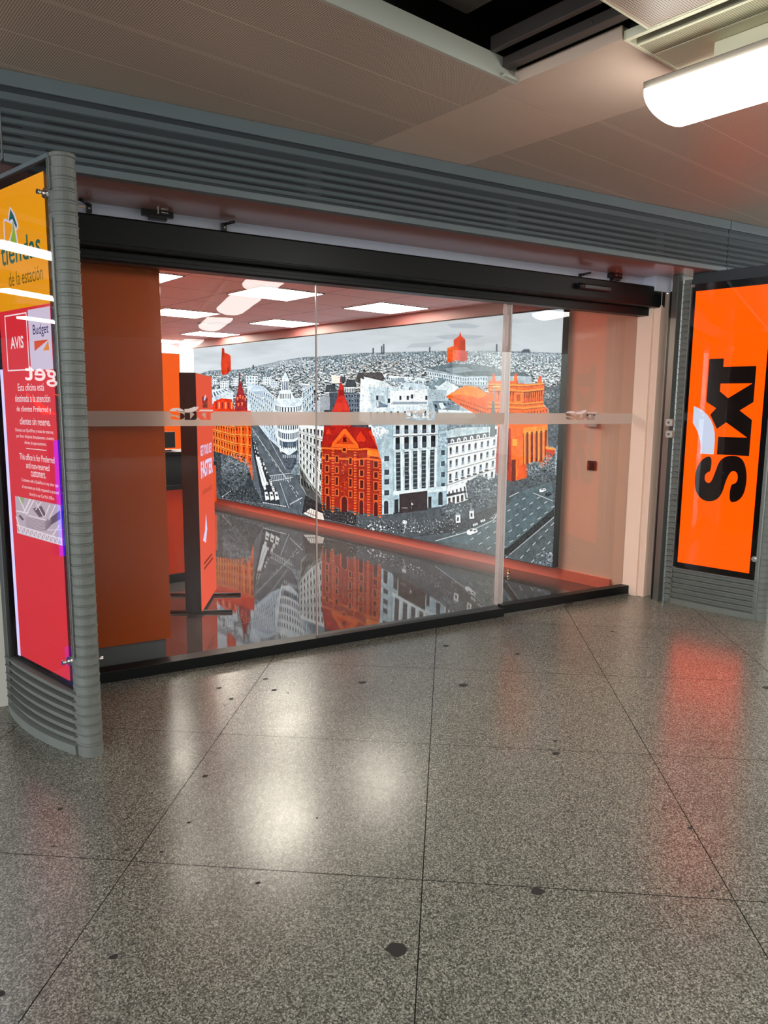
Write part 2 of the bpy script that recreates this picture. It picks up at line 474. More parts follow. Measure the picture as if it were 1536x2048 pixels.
# ------------------------------------------------------------------ the printed city view of the wall lightbox
# The print is composed on a numpy sheet (coordinates as read off the photo) and then carried by the colour
# attribute of the lightbox front, so it is a flat picture on the real wall.
MX0, MY0, MX1, MY1, MS = 385, 600, 1145, 1150, 3
def paint_city():
    Wc, Hc = (MX1 - MX0) * MS, (MY1 - MY0) * MS
    img = np.zeros((Hc, Wc, 3), np.float32)
    r = np.random.default_rng(5)
    def vnoise(w, h, cx, cy, seed):
        g = np.random.default_rng(seed).random((cy + 2, cx + 2)).astype(np.float32)
        xs = np.linspace(0, cx, w, endpoint=False); ys = np.linspace(0, cy, h, endpoint=False)
        xi, yi = xs.astype(int), ys.astype(int); fx, fy = xs - xi, ys - yi
        fx = fx * fx * (3 - 2 * fx); fy = fy * fy * (3 - 2 * fy)
        a = g[yi][:, xi]; b = g[yi][:, xi + 1]; c = g[yi + 1][:, xi]; d = g[yi + 1][:, xi + 1]
        return (a * (1 - fx) + b * fx) * (1 - fy)[:, None] + (c * (1 - fx) + d * fx) * fy[:, None]
    def fbm(cx, cy, seed, o=4):
        s = 0; a = 1; t = 0
        for k in range(o):
            s = s + a * vnoise(Wc, Hc, cx * 2 ** k, cy * 2 ** k, seed + k); t += a; a *= .5
        return s / t
    def poly(pts, col, alpha=1., tex=None):
        P = [((x - MX0) * MS, (y - MY0) * MS) for x, y in pts]
        ya = max(0, int(min(p[1] for p in P))); yb = min(Hc - 1, int(max(p[1] for p in P)) + 1)
        col = np.array(col, np.float32)
        E = list(zip(P, P[1:] + P[:1]))
        for y in range(ya, yb):
            yc = y + .5; xs = []
            for (x0, y0), (x1, y1) in E:
                if (y0 > yc) != (y1 > yc): xs.append(x0 + (x1 - x0) * (yc - y0) / (y1 - y0))
            xs.sort()
            for a, b in zip(xs[::2], xs[1::2]):
                a = max(0, int(a + .5)); b = min(Wc, int(b + .5))
                if b > a:
                    c = col
                    if tex is not None: c = col * tex[y, a:b, None]
                    img[y, a:b] = img[y, a:b] * (1 - alpha) + c * alpha
    def rect(x0, y0, x1, y1, col):
        a, b = int((x0 - MX0) * MS), int((x1 - MX0) * MS); c, d = int((y0 - MY0) * MS), int((y1 - MY0) * MS)
        a, c = max(a, 0), max(c, 0)
        if b > a and d > c: img[c:max(d, c + 1), a:max(b, a + 1)] = col
    def line(p, q, w, col, alpha=1.):
        dx, dy = q[0] - p[0], q[1] - p[1]; L = math.hypot(dx, dy) or 1
        nx, ny = -dy / L * w / 2, dx / L * w / 2
        poly([(p[0] + nx, p[1] + ny), (q[0] + nx, q[1] + ny), (q[0] - nx, q[1] - ny), (p[0] - nx, p[1] - ny)], col, alpha)
    def bil(Q, s, t):
        Q = Q if len(Q) == 4 else (Q[0], Q[1], Q[2], Q[-1])
        (ax, ay), (bx, by), (cx, cy), (dx, dy) = Q   # TL TR BR BL
        x = (ax * (1 - s) + bx * s) * (1 - t) + (dx * (1 - s) + cx * s) * t
        y = (ay * (1 - s) + by * s) * (1 - t) + (dy * (1 - s) + cy * s) * t
        return x, y
    def sub(Q, s0, s1, t0, t1): return [bil(Q, s0, t0), bil(Q, s1, t0), bil(Q, s1, t1), bil(Q, s0, t1)]
    wear = .86 + .28 * fbm(90, 60, 40, 3)
    fine = .7 + .6 * fbm(260, 190, 70, 2)
    def facade(Q, nx, ny, wall, win, fw=.45, fh=.55, trim=None, cornice=None, t0=0., t1=1., sill=True):
        poly(Q, wall, tex=wear)
        for j in range(ny):
            a = t0 + (t1 - t0) * j / ny; b = t0 + (t1 - t0) * (j + 1) / ny
            if cornice is not None:
                poly(sub(Q, 0, 1, a, a + (b - a) * .1), cornice)
                poly(sub(Q, 0, 1, a + (b - a) * .1, a + (b - a) * .16), [k * .55 for k in wall])
            for i in range(nx):
                m0 = (i + .5 - fw / 2) / nx; m1 = (i + .5 + fw / 2) / nx
                u0 = a + (b - a) * (.58 - fh / 2); u1 = a + (b - a) * (.58 + fh / 2)
                if trim is not None:
                    e = .22 * fw / nx; g = (b - a) * .07
                    poly(sub(Q, m0 - e, m1 + e, u0 - g, u1 + g), trim)
                k = r.uniform(.75, 1.25)
                poly(sub(Q, m0, m1, u0, u1), [c * k * .8 for c in win])
                poly(sub(Q, m0 + (m1 - m0) * .12, m1 - (m1 - m0) * .08, u0 + (u1 - u0) * .5, u1 - (u1 - u0) * .05), [min(1, c * k * 1.5) for c in win])
                poly(sub(Q, m0 - .2 * fw / nx, m1 + .2 * fw / nx, u1, u1 + (b - a) * .05), [min(1, c * 1.12) for c in wall])
                poly(sub(Q, m0 - .2 * fw / nx, m1 + .2 * fw / nx, u1 + (b - a) * .05, u1 + (b - a) * .09), [c * .6 for c in wall])
                if nx < 14: poly(sub(Q, m1 + .12 / nx, m1 + .17 / nx, a, b), [c * .86 for c in wall])
    X3 = lambda x: 380 + x / 3.84
    Y3 = lambda y: 600 + y / 3.84
    A = lambda L: [(X3(x), Y3(y)) for x, y in L]             # left-hand notes
    B = lambda L: [(740 + x * .2734, 600 + y * .2734) for x, y in L]   # right-hand notes
    # sky ------------------------------------------------------------
    c1 = fbm(5, 14, 3, 5); c2 = fbm(12, 40, 9, 4)
    yy = np.linspace(0, 1, Hc)[:, None]
    sky = .80 + .12 * (c1 - .5) + np.clip(yy * 5, 0, 1) * .06 - .22 * np.clip(c1 * .6 + c2 * .4 - .52, 0, 1) * 2.2
    xx = np.linspace(0, 1, Wc)[None, :]
    sky = sky + .06 * (1 - xx)
    img[:] = np.stack([sky * .96, sky * .985, sky * 1.01], -1)
    poly(B([(560, 175), (700, 168), (810, 190), (760, 208), (600, 205)]), (.62, .66, .70), .45)
    poly(B([(470, 265), (620, 250), (850, 262), (760, 282), (540, 290)]), (.60, .64, .68), .4)
    poly(B([(300, 320), (560, 300), (430, 345), (260, 352)]), (.66, .7, .73), .4)
    # horizon line
    hz = [(385, 752), (420, 741), (480, 739), (520, 731), (560, 722), (600, 715), (650, 712), (720, 706), (800, 704), (880, 702), (960, 702), (1040, 703), (1145, 707)]
    hx = np.array([p[0] for p in hz], float); hy = np.array([p[1] for p in hz], float)
    poly(hz + [(1145, 960), (385, 960)], (.50, .55, .58), tex=fine)
    poly([(385, 950), (1145, 950), (1145, 1150), (385, 1150)], (.34, .36, .38), tex=fine)
    poly([(520, 733), (560, 721), (590, 719), (620, 722), (640, 728), (560, 735)], (.62, .66, .69))
    # towns of small roofs, far to near
    N = 9500
    d = np.sort(r.random(N) ** 1.15)
    for k in range(N):
        t = d[k]; x = r.uniform(388, 1145); y = np.interp(x, hx, hy) + 1 + t * 105
        w = (1.3 + 6.5 * t) * r.uniform(.5, 1.5); h = (1.0 + 5.0 * t) * r.uniform(.4, 1.3)
        v = r.choice([.95, .88, .80, .66, .50, .34, .22, .16], p=[.30, .20, .15, .10, .08, .07, .06, .04])
        tint = np.array([.95, .995, 1.03]) if x < 690 or x > 800 else np.array([.99, .98, .96])
        sl = r.uniform(-.3, .3) * h
        c = np.clip(v * tint, 0, 1)
        poly([(x, y - h), (x + w, y - h + sl), (x + w, y + sl), (x, y)], c)
        if v > .6 and t > .15:
            poly([(x, y - h), (x + w, y - h + sl), (x + w * .8, y - h * 1.35 + sl), (x + w * .2, y - h * 1.35)], c * .45)
            if t > .4:
                for q in range(int(w // 2)): rect(x + .6 + q * 2, y - h * .65, x + 1.3 + q * 2, y - h * .3, c * .35)
    for x, y, h in [(762, 706, 14), (745, 706, 10), (766, 706, 18), (858, 703, 9), (992, 702, 14), (1012, 704, 10), (505, 737, 7), (1050, 703, 5)]:
        rect(x, y - h, x + 3.2, y + 2, (.32, .36, .40))
    poly(B([(1110, 372), (1130, 358), (1165, 358), (1175, 385), (1105, 385)]), (.35, .38, .42))
    # orange towers on the horizon
    OR, ORD, ORR, DR = (.97, .33, .10), (.70, .20, .07), (.90, .26, .12), (.50, .13, .09)
    poly(A([(245, 368), (262, 372), (266, 405), (300, 418), (312, 432), (315, 545), (262, 578), (245, 572), (237, 490), (242, 440)]), ORR, tex=wear)
    for k in range(9): line((X3(248), Y3(440 + k * 14)), (X3(312), Y3(446 + k * 14)), .5, ORD, .7)
    poly(A([(245, 368), (262, 372), (262, 410), (246, 470)]), DR, .5)
    poly(A([(288, 520), (300, 505), (306, 548), (285, 560)]), DR, .7)
    # palace with long slate roofs
    poly(B([(415, 498), (560, 470), (700, 480), (1000, 520), (1180, 555), (1180, 640), (900, 640), (660, 628), (430, 575)]), (.62, .67, .70), tex=wear)
    poly(B([(410, 498), (600, 462), (860, 480), (1010, 530), (700, 560)]), (.45, .50, .52), tex=wear)
    poly(B([(690, 515), (1130, 528), (1180, 558), (720, 556)]), (.38, .43, .45), tex=wear)
    facade(B([(415, 520), (690, 565), (690, 622), (425, 570)]), 16, 2, (.78, .83, .86), (.35, .4, .44), .4, .6)
    facade(B([(690, 565), (860, 560), (860, 622), (690, 622)]), 9, 2, (.74, .80, .83), (.35, .4, .44), .4, .6)
    poly(B([(540, 500), (700, 490), (760, 520), (600, 540)]), (.55, .60, .62))
    # pale blocks, dark roofs behind
    poly(B([(410, 610), (490, 565), (560, 580), (520, 640), (440, 650)]), (.50, .57, .60), tex=wear)
    poly(B([(490, 640), (560, 590), (650, 640), (560, 705), (500, 700)]), (.88, .93, .95), tex=wear)
    for k in range(4):
        facade(B([(40 + k * 95, 545 + k * 8), (120 + k * 95, 548 + k * 8), (120 + k * 95, 600 + k * 10), (40 + k * 95, 596 + k * 10)]), 5, 1, (.86, .9, .92), (.3, .34, .38), .4, .5)
    for x, y in [(110, 590), (200, 570), (250, 600), (300, 595)]:
        poly(B([(x, y), (x + 50, y), (x + 50, y + 45), (x, y + 45)]), (.55, .6, .63)); poly(B([(x, y), (x + 25, y - 12), (x + 50, y)]), (.85, .88, .9))
    # orange stepped tower
    poly(B([(565, 352), (612, 335), (640, 345), (640, 440), (565, 460)]), (.96, .38, .13), tex=wear)
    poly(B([(612, 290), (697, 292), (692, 452), (640, 440), (640, 345), (612, 335)]), ORR, tex=wear)
    poly(B([(654, 262), (697, 292), (697, 372), (716, 376), (712, 440), (656, 450)]), (.78, .24, .12), tex=wear)
    poly(B([(660, 230), (668, 262), (700, 292), (612, 292), (652, 262)]), ORR)
    for k in range(12): line(B([(570, 365 + k * 8)])[0], B([(640, 358 + k * 8)])[0], .45, ORD, .55)
    for k in range(6): line(B([(660 + k * 6, 300)])[0], B([(660 + k * 6, 440)])[0], .4, DR, .5)
    # left city blocks --------------------------------------------------
    facade(A([(150, 690), (250, 680), (330, 700), (330, 790), (170, 800)]), 6, 1, (.82, .87, .92), (.55, .62, .72), .45, .7)
    for (x, y, w, h) in [(150, 600, 60, 50), (230, 620, 70, 60), (430, 580, 90, 80), (560, 590, 70, 60), (860, 640, 60, 120), (620, 620, 60, 60), (330, 600, 40, 60)]:
        facade(A([(x, y), (x + w, y + 5), (x + w, y + h), (x, y + h)]), 4, 3, (.86, .90, .94), (.45, .52, .60), .4, .5)
    # long white block to the left of the round one
    Q = A([(430, 600), (700, 760), (690, 1165), (470, 960)])
    # street canyon first
    road = A([(465, 955), (600, 960), (700, 1130), (760, 1290), (900, 1500), (900, 1660), (720, 1620), (520, 1560), (485, 1380), (470, 1180)])
    poly(road, (.38, .41, .44), tex=wear)
    facade(A([(440, 640), (560, 660), (700, 790), (700, 1150), (600, 1060), (440, 850)]), 1, 1, (.78, .84, .90), (.7, .76, .82))
    facade(A([(445, 690), (640, 800), (700, 1150), (470, 850)]), 12, 5, (.80, .86, .91), (.40, .48, .58), .42, .55, cornice=(.93, .96, .98))
    facade(A([(560, 690), (700, 770), (700, 1160), (590, 960)]), 8, 6, (.80, .86, .90), (.36, .42, .52), .42, .55, cornice=(.94, .97, .98))
    facade(A([(870, 690), (950, 640), (950, 850), (840, 1000)]), 5, 4, (.76, .82, .86), (.38, .44, .50), .5, .5, cornice=(.9, .93, .95))
    facade(A([(850, 820), (900, 760), (840, 1130), (826, 1140)]), 3, 5, (.74, .8, .84), (.34, .4, .46), .5, .5, cornice=(.9, .93, .95))
    # round white building
    body = [(640, 760), (860, 750), (870, 830), (835, 990), (820, 1160), (740, 1215), (690, 1160), (640, 960)]
    poly(A(body), (.86, .91, .94), tex=wear)
    for k, (yy0, hh) in enumerate([(800, 36), (868, 40), (930, 42), (1000, 44), (1066, 42)]):
        lft, rgt = 650 + k * 9, 862 - k * 8
        n = 13
        for i in range(n):
            a = -1.35 + 2.7 * i / (n - 1)
            x = (lft + rgt) / 2 + math.sin(a) * (rgt - lft) / 2 * .97
            y = yy0 + math.cos(a) * 26
            w = 2 + 7 * math.cos(a)
            poly(A([(x - w / 2, y), (x + w / 2, y), (x + w / 2, y + hh), (x - w / 2, y + hh)]), (.30, .37, .45))
        pts = []
        for i in range(17):
            a = -1.5 + 3 * i / 16; pts.append(((lft + rgt) / 2 + math.sin(a) * (rgt - lft) / 2, yy0 - 8 + math.cos(a) * 26))
        for p, q in zip(pts, pts[1:]):
            line(A([p])[0], A([q])[0], 1.3, (.97, .99, 1.)); line(A([(p[0], p[1] + 8)])[0], A([(q[0], q[1] + 8)])[0], .6, (.5, .56, .62))
    for k in range(9):        # lower storeys, darker
        x = 700 + k * 15
        poly(A([(x, 1090), (x + 8, 1092), (x + 8, 1140 + 6 * (k % 2)), (x, 1135)]), (.32, .38, .44))
    poly(A([(700, 1160), (760, 1195), (825, 1150), (815, 1260), (780, 1310), (735, 1290)]), (.33, .35, .40), tex=fine)
    for k in range(7): poly(A([(712 + k * 15, 1185), (721 + k * 15, 1190), (721 + k * 15, 1215), (712 + k * 15, 1210)]), (.62, .66, .70))
    poly(A([(690, 695), (775, 690), (800, 760), (670, 765)]), (.88, .93, .95))
    for k in range(7): poly(A([(690 + k * 13, 720), (696 + k * 13, 720), (696 + k * 13, 758), (690 + k * 13, 758)]), (.36, .42, .5))
    poly(A([(706, 600), (756, 600), (765, 700), (698, 700)]), (.90, .95, .97))
    for k in range(4): poly(A([(710 + k * 13, 625), (716 + k * 13, 625), (716 + k * 13, 690), (709 + k * 13, 690)]), (.4, .46, .54))
    poly(A([(706, 602), (732, 545), (756, 602)]), (.82, .88, .9)); line(A([(732, 520)])[0], A([(732, 560)])[0], .8, (.6, .65, .7))
    # dark slate quarter right of it
    for (x, y, w, h) in [(1035, 650, 90, 60), (1190, 610, 90, 60), (1130, 590, 70, 40), (1270, 560, 220, 60)]:
        poly(A([(x, y + h), (x + w * .15, y), (x + w * .85, y), (x + w, y + h)]), (.30, .32, .34), tex=wear)
    poly(A([(1270, 620), (1290, 560), (1470, 555), (1500, 610), (1310, 640)]), (.36, .34, .34), tex=wear)
    facade(A([(1040, 708), (1130, 708), (1130, 740), (1040, 738)]), 7, 1, (.85, .86, .86), (.3, .3, .32), .5, .6)
    facade(A([(1190, 670), (1265, 670), (1265, 710), (1190, 710)]), 6, 1, (.85, .87, .88), (.25, .27, .3), .5, .7)
    poly(A([(1070, 710), (1260, 710), (1300, 760), (1300, 860), (1070, 860)]), (.32, .35, .40), tex=wear)
    facade(A([(1190, 720), (1300, 715), (1300, 860), (1200, 860)]), 5, 4, (.45, .48, .53), (.2, .22, .26), .5, .5)
    poly(A([(1000, 740), (1075, 745), (1072, 862), (985, 862)]), (.62, .64, .66), tex=wear)
    poly(A([(1085, 575), (1155, 580), (1150, 640), (1090, 640)]), (.93, .89, .84))
    poly(A([(955, 800), (1000, 760), (1000, 862), (960, 862)]), (.7, .73, .77))
    poly(A([(1030, 845), (1240, 845), (1420, 1000), (1030, 990)]), (.30, .31, .34), tex=fine)
    # terraces and white blocks, centre
    W1, W2, W3 = (.93, .96, .97), (.80, .86, .89), (.62, .68, .72)
    poly(A([(1310, 600), (1536, 680), (1536, 990), (1300, 930)]), W1, tex=wear)
    poly(B([(-45, 560), (120, 600), (170, 640), (420, 650), (430, 900), (-10, 930)]), W1, tex=wear)
    facade(A([(1370, 665), (1536, 680), (1536, 870), (1400, 866)]), 1, 1, W2, W2)
    poly(B([(0, 640), (190, 640), (260, 600), (400, 620), (420, 650), (180, 665)]), W2, tex=wear)
    for x, y in [(45, 700), (50, 780), (130, 720), (215, 700), (268, 700), (300, 690), (405, 700)]:
        poly(B([(x, y), (x + 16, y), (x + 16, y + 32), (x, y + 32)]), (.25, .29, .34))
    poly(B([(62, 740), (128, 770), (128, 800), (62, 790)]), (.48, .54, .6)); poly(B([(165, 745), (420, 745), (415, 762), (165, 765)]), W3)
    for k in range(11): line(B([(70 + k * 9, 590 + k)])[0], B([(70 + k * 9, 640)])[0], .5, W3)
    for k in range(26):
        x, y = r.uniform(120, 480), r.uniform(560, 640); s = r.uniform(10, 30)
        poly(B([(x, y), (x + s, y), (x + s, y + s * .8), (x, y + s * .8)]), W2 if k % 2 else W3); poly(B([(x, y + s * .5), (x + s * .4, y + s * .5), (x + s * .4, y + s * .8), (x, y + s * .8)]), (.4, .45, .5))
    poly(B([(420, 650), (560, 660), (560, 720), (650, 770), (770, 830), (700, 900), (430, 900)]), (.70, .76, .79), tex=wear)
    facade(B([(455, 740), (600, 735), (660, 770), (650, 830), (480, 830)]), 5, 1, (.50, .57, .61), (.35, .4, .45), .5, .6)
    poly(B([(500, 755), (530, 750), (555, 790), (520, 800)]), (.85, .9, .92)); poly(B([(500, 800), (760, 815), (780, 860), (500, 860)]), (.86, .91, .93), tex=wear)
    facade(B([(-20, 790), (430, 770), (430, 870), (-20, 870)]), 9, 1, (.84, .89, .92), (.34, .38, .42), .3, .4)
    # roof clutter over the pale blocks and along the cornices
    for k in range(520):
        x = r.uniform(690, 900) if k % 3 else r.uniform(540, 690); y = r.uniform(752, 822) if x > 690 else r.uniform(745, 800)
        if x < 690 and k % 2: continue
        v = r.choice([.95, .8, .6, .42, .3]); s = r.uniform(.4, 1.7)
        rect(x, y, x + s, y + s * r.uniform(.4, 1.), (v * .96, v, v * 1.02))
    # cupola spire and red crest of the middle church-like block
    poly(A([(1160, 570), (1164, 640), (1180, 660), (1186, 740), (1215, 800), (1230, 862), (1235, 990), (1080, 990), (1092, 850), (1105, 820), (1135, 740), (1145, 660), (1156, 640)]), (.78, .20, .16), tex=wear)
    poly(A([(1147, 690), (1180, 690), (1183, 735), (1140, 735)]), (.58, .12, .1)); poly(A([(1120, 790), (1200, 790), (1225, 850), (1100, 850)]), (.88, .28, .2), .6)
    # gold dome block on the left -----------------------------------------
    ORL = (.98, .45, .16); PK = (.62, .20, .22)
    poly(A([(160, 850), (185, 780), (240, 755), (320, 762), (345, 850), (470, 850), (475, 965), (170, 965)]), ORR, tex=wear)
    for k in range(6): poly(A([(195 + k * 24, 785), (207 + k * 24, 785), (207 + k * 24, 835), (195 + k * 24, 835)]), (.98, .60, .38) if k % 2 else PK)
    poly(A([(378, 560), (386, 560), (385, 620), (400, 665), (412, 700), (432, 760), (438, 850), (345, 850), (350, 760), (366, 700), (372, 660), (376, 620)]), PK, tex=wear)
    for x, y in [(365, 745), (385, 730), (405, 735), (425, 750), (372, 790), (400, 785)]: poly(A([(x - 8, y), (x + 8, y), (x + 5, y + 26), (x - 5, y + 26)]), (.95, .42, .28))
    line(A([(370, 575)])[0], A([(392, 570)])[0], 1., PK)
    facade(A([(172, 935), (345, 970), (360, 1235), (178, 1160)]), 9, 4, ORL, (.52, .16, .10), .4, .55, cornice=(1., .60, .32))
    facade(A([(345, 960), (470, 960), (475, 1270), (455, 1280), (360, 1238)]), 5, 4, (.93, .36, .12), (.48, .14, .09), .4, .6, cornice=(1., .56, .25))
    for x in (392, 438): poly(A([(x - 6, 970), (x + 6, 970), (x + 8, 1265), (x - 5, 1265)]), (1., .56, .22), .8)
    poly(A([(455, 1270), (478, 1265), (480, 1375), (445, 1420), (428, 1415), (462, 1370)]), (.95, .36, .12))
    # trees by it
    def tree(pts, n, lo=.12, hi=.8, s=1.2):
        xs = [p[0] for p in pts]; ys = [p[1] for p in pts]
        poly(pts, (.34, .37, .40), tex=fine)
        cx, cy, rx, ry = (min(xs) + max(xs)) / 2, (min(ys) + max(ys)) / 2, (max(xs) - min(xs)) / 2, (max(ys) - min(ys)) / 2
        for _ in range(n // 9):       # dark and pale masses
            a = r.uniform(0, 6.283); q = math.sqrt(r.random()); x = cx + math.cos(a) * q * rx; y = cy + math.sin(a) * q * ry
            v = r.uniform(.2, .62) * (1.1 if y < cy else .75); g = r.uniform(1.2, 2.8) * s
            poly([(x + math.cos(t) * g, y + math.sin(t) * g * .8) for t in np.linspace(0, 5.5, 7)], (v * .95, v, v * 1.03), .8)
        for _ in range(n):
            a = r.uniform(0, 6.283); q = math.sqrt(r.random()); x = cx + math.cos(a) * q * rx; y = cy + math.sin(a) * q * ry
            v = r.uniform(lo, hi) * (1. if y < cy + ry * .2 else .7); g = r.uniform(.4, 1) * s
            poly([(x, y - g * .5), (x + g * .8, y), (x + g * .2, y + g * .6), (x - g * .5, y + g * .2)], (v * .96, v, v * 1.03), .85)
    poly(A([(180, 1160), (250, 1180), (300, 1220), (455, 1290), (480, 1400), (560, 1560), (240, 1520), (200, 1420)]), (.25, .27, .29), tex=fine)
    tree(A([(235, 1180), (320, 1200), (430, 1270), (460, 1320), (430, 1410), (330, 1450), (245, 1400)]), 1500)
    # the street: median, lanes, cars
    poly(A([(470, 1060), (490, 1200), (530, 1400), (560, 1560), (700, 1590), (660, 1460), (560, 1260), (480, 1060)]), (.24, .26, .29), tex=wear)
    line(A([(475, 985)])[0], A([(740, 1370)])[0], .8, (.75, .78, .8)); line(A([(560, 985)])[0], A([(735, 1300)])[0], .8, (.7, .73, .75))
    for k in range(12):
        t = k / 12; p = (520 + 330 * t ** 1.3, 1040 + 470 * t ** 1.1); line(A([p])[0], A([(p[0] + 10 + 8 * t, p[1] + 16 + 10 * t)])[0], .5 + .5 * t, (.8, .83, .85))
    for k in range(70):
        t = r.random(); lane = r.choice([0, 1, 2]); x = 478 + 100 * t ** 1.4 + lane * (8 + 26 * t); y = 1010 + 470 * t
        s = 4 + 17 * t; poly(A([(x, y), (x + s * .8, y - 2), (x + s, y + s * 1.1), (x + s * .2, y + s * 1.2)]), (.92, .95, .97) if r.random() < .65 else (.18, .2, .22))
        poly(A([(x + s * .25, y + s * .3), (x + s * .75, y + s * .3), (x + s * .8, y + s * .55), (x + s * .3, y + s * .55)]), (.3, .34, .38))
    poly(A([(505, 1205), (528, 1205), (590, 1400), (580, 1430), (555, 1425)]), (.90, .93, .95)); line(A([(515, 1230)])[0], A([(572, 1400)])[0], .8, (.6, .64, .68))
    for k in range(3):
        x = 572 + k * 38; poly(A([(x, 1475), (x + 22, 1472), (x + 38, 1530), (x + 8, 1540)]), (.93, .95, .97)); poly(A([(x + 8, 1492), (x + 24, 1490), (x + 28, 1504), (x + 12, 1506)]), (.3, .33, .36))
    for k in range(12): line(A([(620 + k * 14, 1345 + (k % 3))])[0], A([(628 + k * 13, 1392)])[0], .7, (.75, .78, .8))
    line(A([(610, 1350)])[0], A([(790, 1328)])[0], 1., (.8, .83, .85)); line(A([(625, 1392)])[0], A([(790, 1362)])[0], 1., (.8, .83, .85))
    for k in range(14): poly(A([(560 + k * 13, 1552 + k * 2.2), (568 + k * 13, 1553 + k * 2.2), (568 + k * 13, 1561 + k * 2.2), (560 + k * 13, 1560 + k * 2.2)]), (.9, .92, .94))
    for k in range(9): poly(A([(765 + k * 11, 1566 - k * 6), (773 + k * 11, 1562 - k * 6), (777 + k * 11, 1568 - k * 6), (769 + k * 11, 1572 - k * 6)]), (.9, .92, .94))
    line(A([(690, 1400)])[0], A([(760, 1600)])[0], .7, (.8, .83, .85))
    for k in range(6): line(A([(765 + k * 16, 1420 + k * 26)])[0], A([(773 + k * 16, 1434 + k * 26)])[0], .8, (.9, .92, .94))
    for k in range(7): line(A([(245 + k * 10, 1510 - k * 7)])[0], A([(252 + k * 10, 1512 - k * 7)])[0], 1.2, (.85, .88, .9))
    line(A([(245, 1430)])[0], A([(300, 1500)])[0], .5, (.7, .72, .75), .6)
    for k in range(140):
        x, y = r.uniform(240, 560), r.uniform(1440, 1600); rect(X3(x), Y3(y), X3(x) + .5, Y3(y) + 1, (.8, .83, .85))
    # grey block between street and red building
    facade(A([(832, 960), (1028, 975), (1010, 1500), (905, 1420), (838, 1250)]), 7, 6, (.80, .81, .80), (.24, .25, .27), .42, .55, cornice=(.9, .91, .9))
    facade(A([(838, 1250), (905, 1380), (1010, 1500), (1010, 1570), (915, 1530), (850, 1430)]), 6, 2, (.58, .58, .56), (.15, .15, .16), .5, .6)
    poly(A([(834, 955), (1028, 970), (1026, 1000), (890, 985), (850, 1005)]), (.88, .9, .9), tex=wear)
    poly(A([(850, 1300), (905, 1420), (1000, 1520), (1010, 1600), (930, 1570), (860, 1420)]), (.16, .16, .17), .55, tex=fine)
    # plaza in front of everything
    poly(A([(885, 1500), (1010, 1570), (1300, 1650), (1536, 1660), (1536, 1790), (1300, 1740), (900, 1650), (860, 1640)]), (.22, .20, .21), tex=fine)
    poly(B([(-100, 1570), (560, 1500), (1000, 1330), (1100, 1400), (1340, 1300), (1360, 2000), (1300, 1990), (0, 1720), (-100, 1690)]), (.33, .35, .37), tex=wear)
    poly(A([(870, 1640), (925, 1600), (1020, 1640), (1030, 1690), (960, 1680)]), (.86, .80, .76)); line(A([(885, 1625)])[0], A([(980, 1665)])[0], 1., (.3, .28, .28))
    for k in range(5): line(A([(905 + k * 15, 1600 + k * 6)])[0], A([(890 + k * 18, 1640 + k * 8)])[0], .8, (.4, .37, .36))
    for k in range(150):
        x, y = r.uniform(1020, 1536), r.uniform(1600, 1740); rect(X3(x), Y3(y), X3(x) + r.uniform(.4, 1.1), Y3(y) + r.uniform(.6, 1.8), (.9, .9, .9) if r.random() < .5 else (.12, .12, .13))
    for k in range(6): line(A([(1020, 1590 + k * 22)])[0], A([(1536, 1640 + k * 26)])[0], .4, (.5, .5, .52), .6)
    # red and orange baroque block (centre)
    RB, RT, RD = (.62, .17, .09), (1., .42, .13), (.36, .08, .06)
    poly(A([(1010, 1100), (1030, 1060), (1032, 965), (1350, 980), (1385, 990), (1470, 1140), (1472, 1650), (1320, 1635), (1080, 1585), (1010, 1550)]), RB, tex=wear)
    poly(A([(1032, 965), (1350, 980), (1385, 992), (1470, 1140), (1360, 1150), (1290, 1110), (1190, 1010), (1090, 1120), (1012, 1100)]), (.66, .13, .10), tex=wear)
    poly(A([(1180, 990), (1198, 990), (1290, 1108), (1298, 1140), (1085, 1130), (1092, 1100)]), RT)
    poly(A([(1188, 1028), (1262, 1108), (1118, 1104)]), (.80, .26, .10)); poly(A([(1176, 1055), (1200, 1055), (1202, 1090), (1174, 1090)]), RD)
    poly(A([(1275, 1060), (1310, 1005), (1352, 1070), (1340, 1090), (1285, 1085)]), (.86, .24, .10)); poly(A([(1040, 1030), (1062, 985), (1088, 1030)]), (.84, .24, .10))
    poly(A([(1372, 1010), (1390, 1000), (1468, 1140), (1440, 1140)]), (.88, .28, .12))
    for x, w in [(1012, 10), (1088, 22), (1258, 22), (1360, 24), (1452, 20)]:
        for k in range(24):
            y = 1135 + k * 20.5 + (x - 1012) * .12
            poly(A([(x, y), (x + w, y + 2), (x + w * (.8 if k % 2 else 1), y + 12), (x, y + 12)]), RT if k % 2 else (.92, .34, .10))
    for y in (1130, 1205):
        poly(A([(1010, y), (1290, y + 12), (1360, y + 6), (1472, y + 22), (1472, y + 36), (1360, y + 20), (1290, y + 26), (1010, y + 14)]), RT)
    poly(A([(1362, 1150), (1472, 1168), (1472, 1210), (1362, 1195)]), (1., .50, .16), tex=wear)
    for cx, ws in ((1052, 22), (1128, 20), (1232, 20), (1318, 26), (1428, 26)):
        for (y, h) in ((1185, 46), (1268, 44), (1345, 60), (1440, 44)):
            y += (cx - 1010) * .13
            poly(A([(cx - ws * .75, y - 8), (cx + ws * .75, y - 6), (cx + ws * .75, y + h + 8), (cx - ws * .75, y + h + 6)]), RT, .85)
            poly(A([(cx - ws / 2, y), (cx + ws / 2, y), (cx + ws / 2, y + h), (cx - ws / 2, y + h)]), RD)
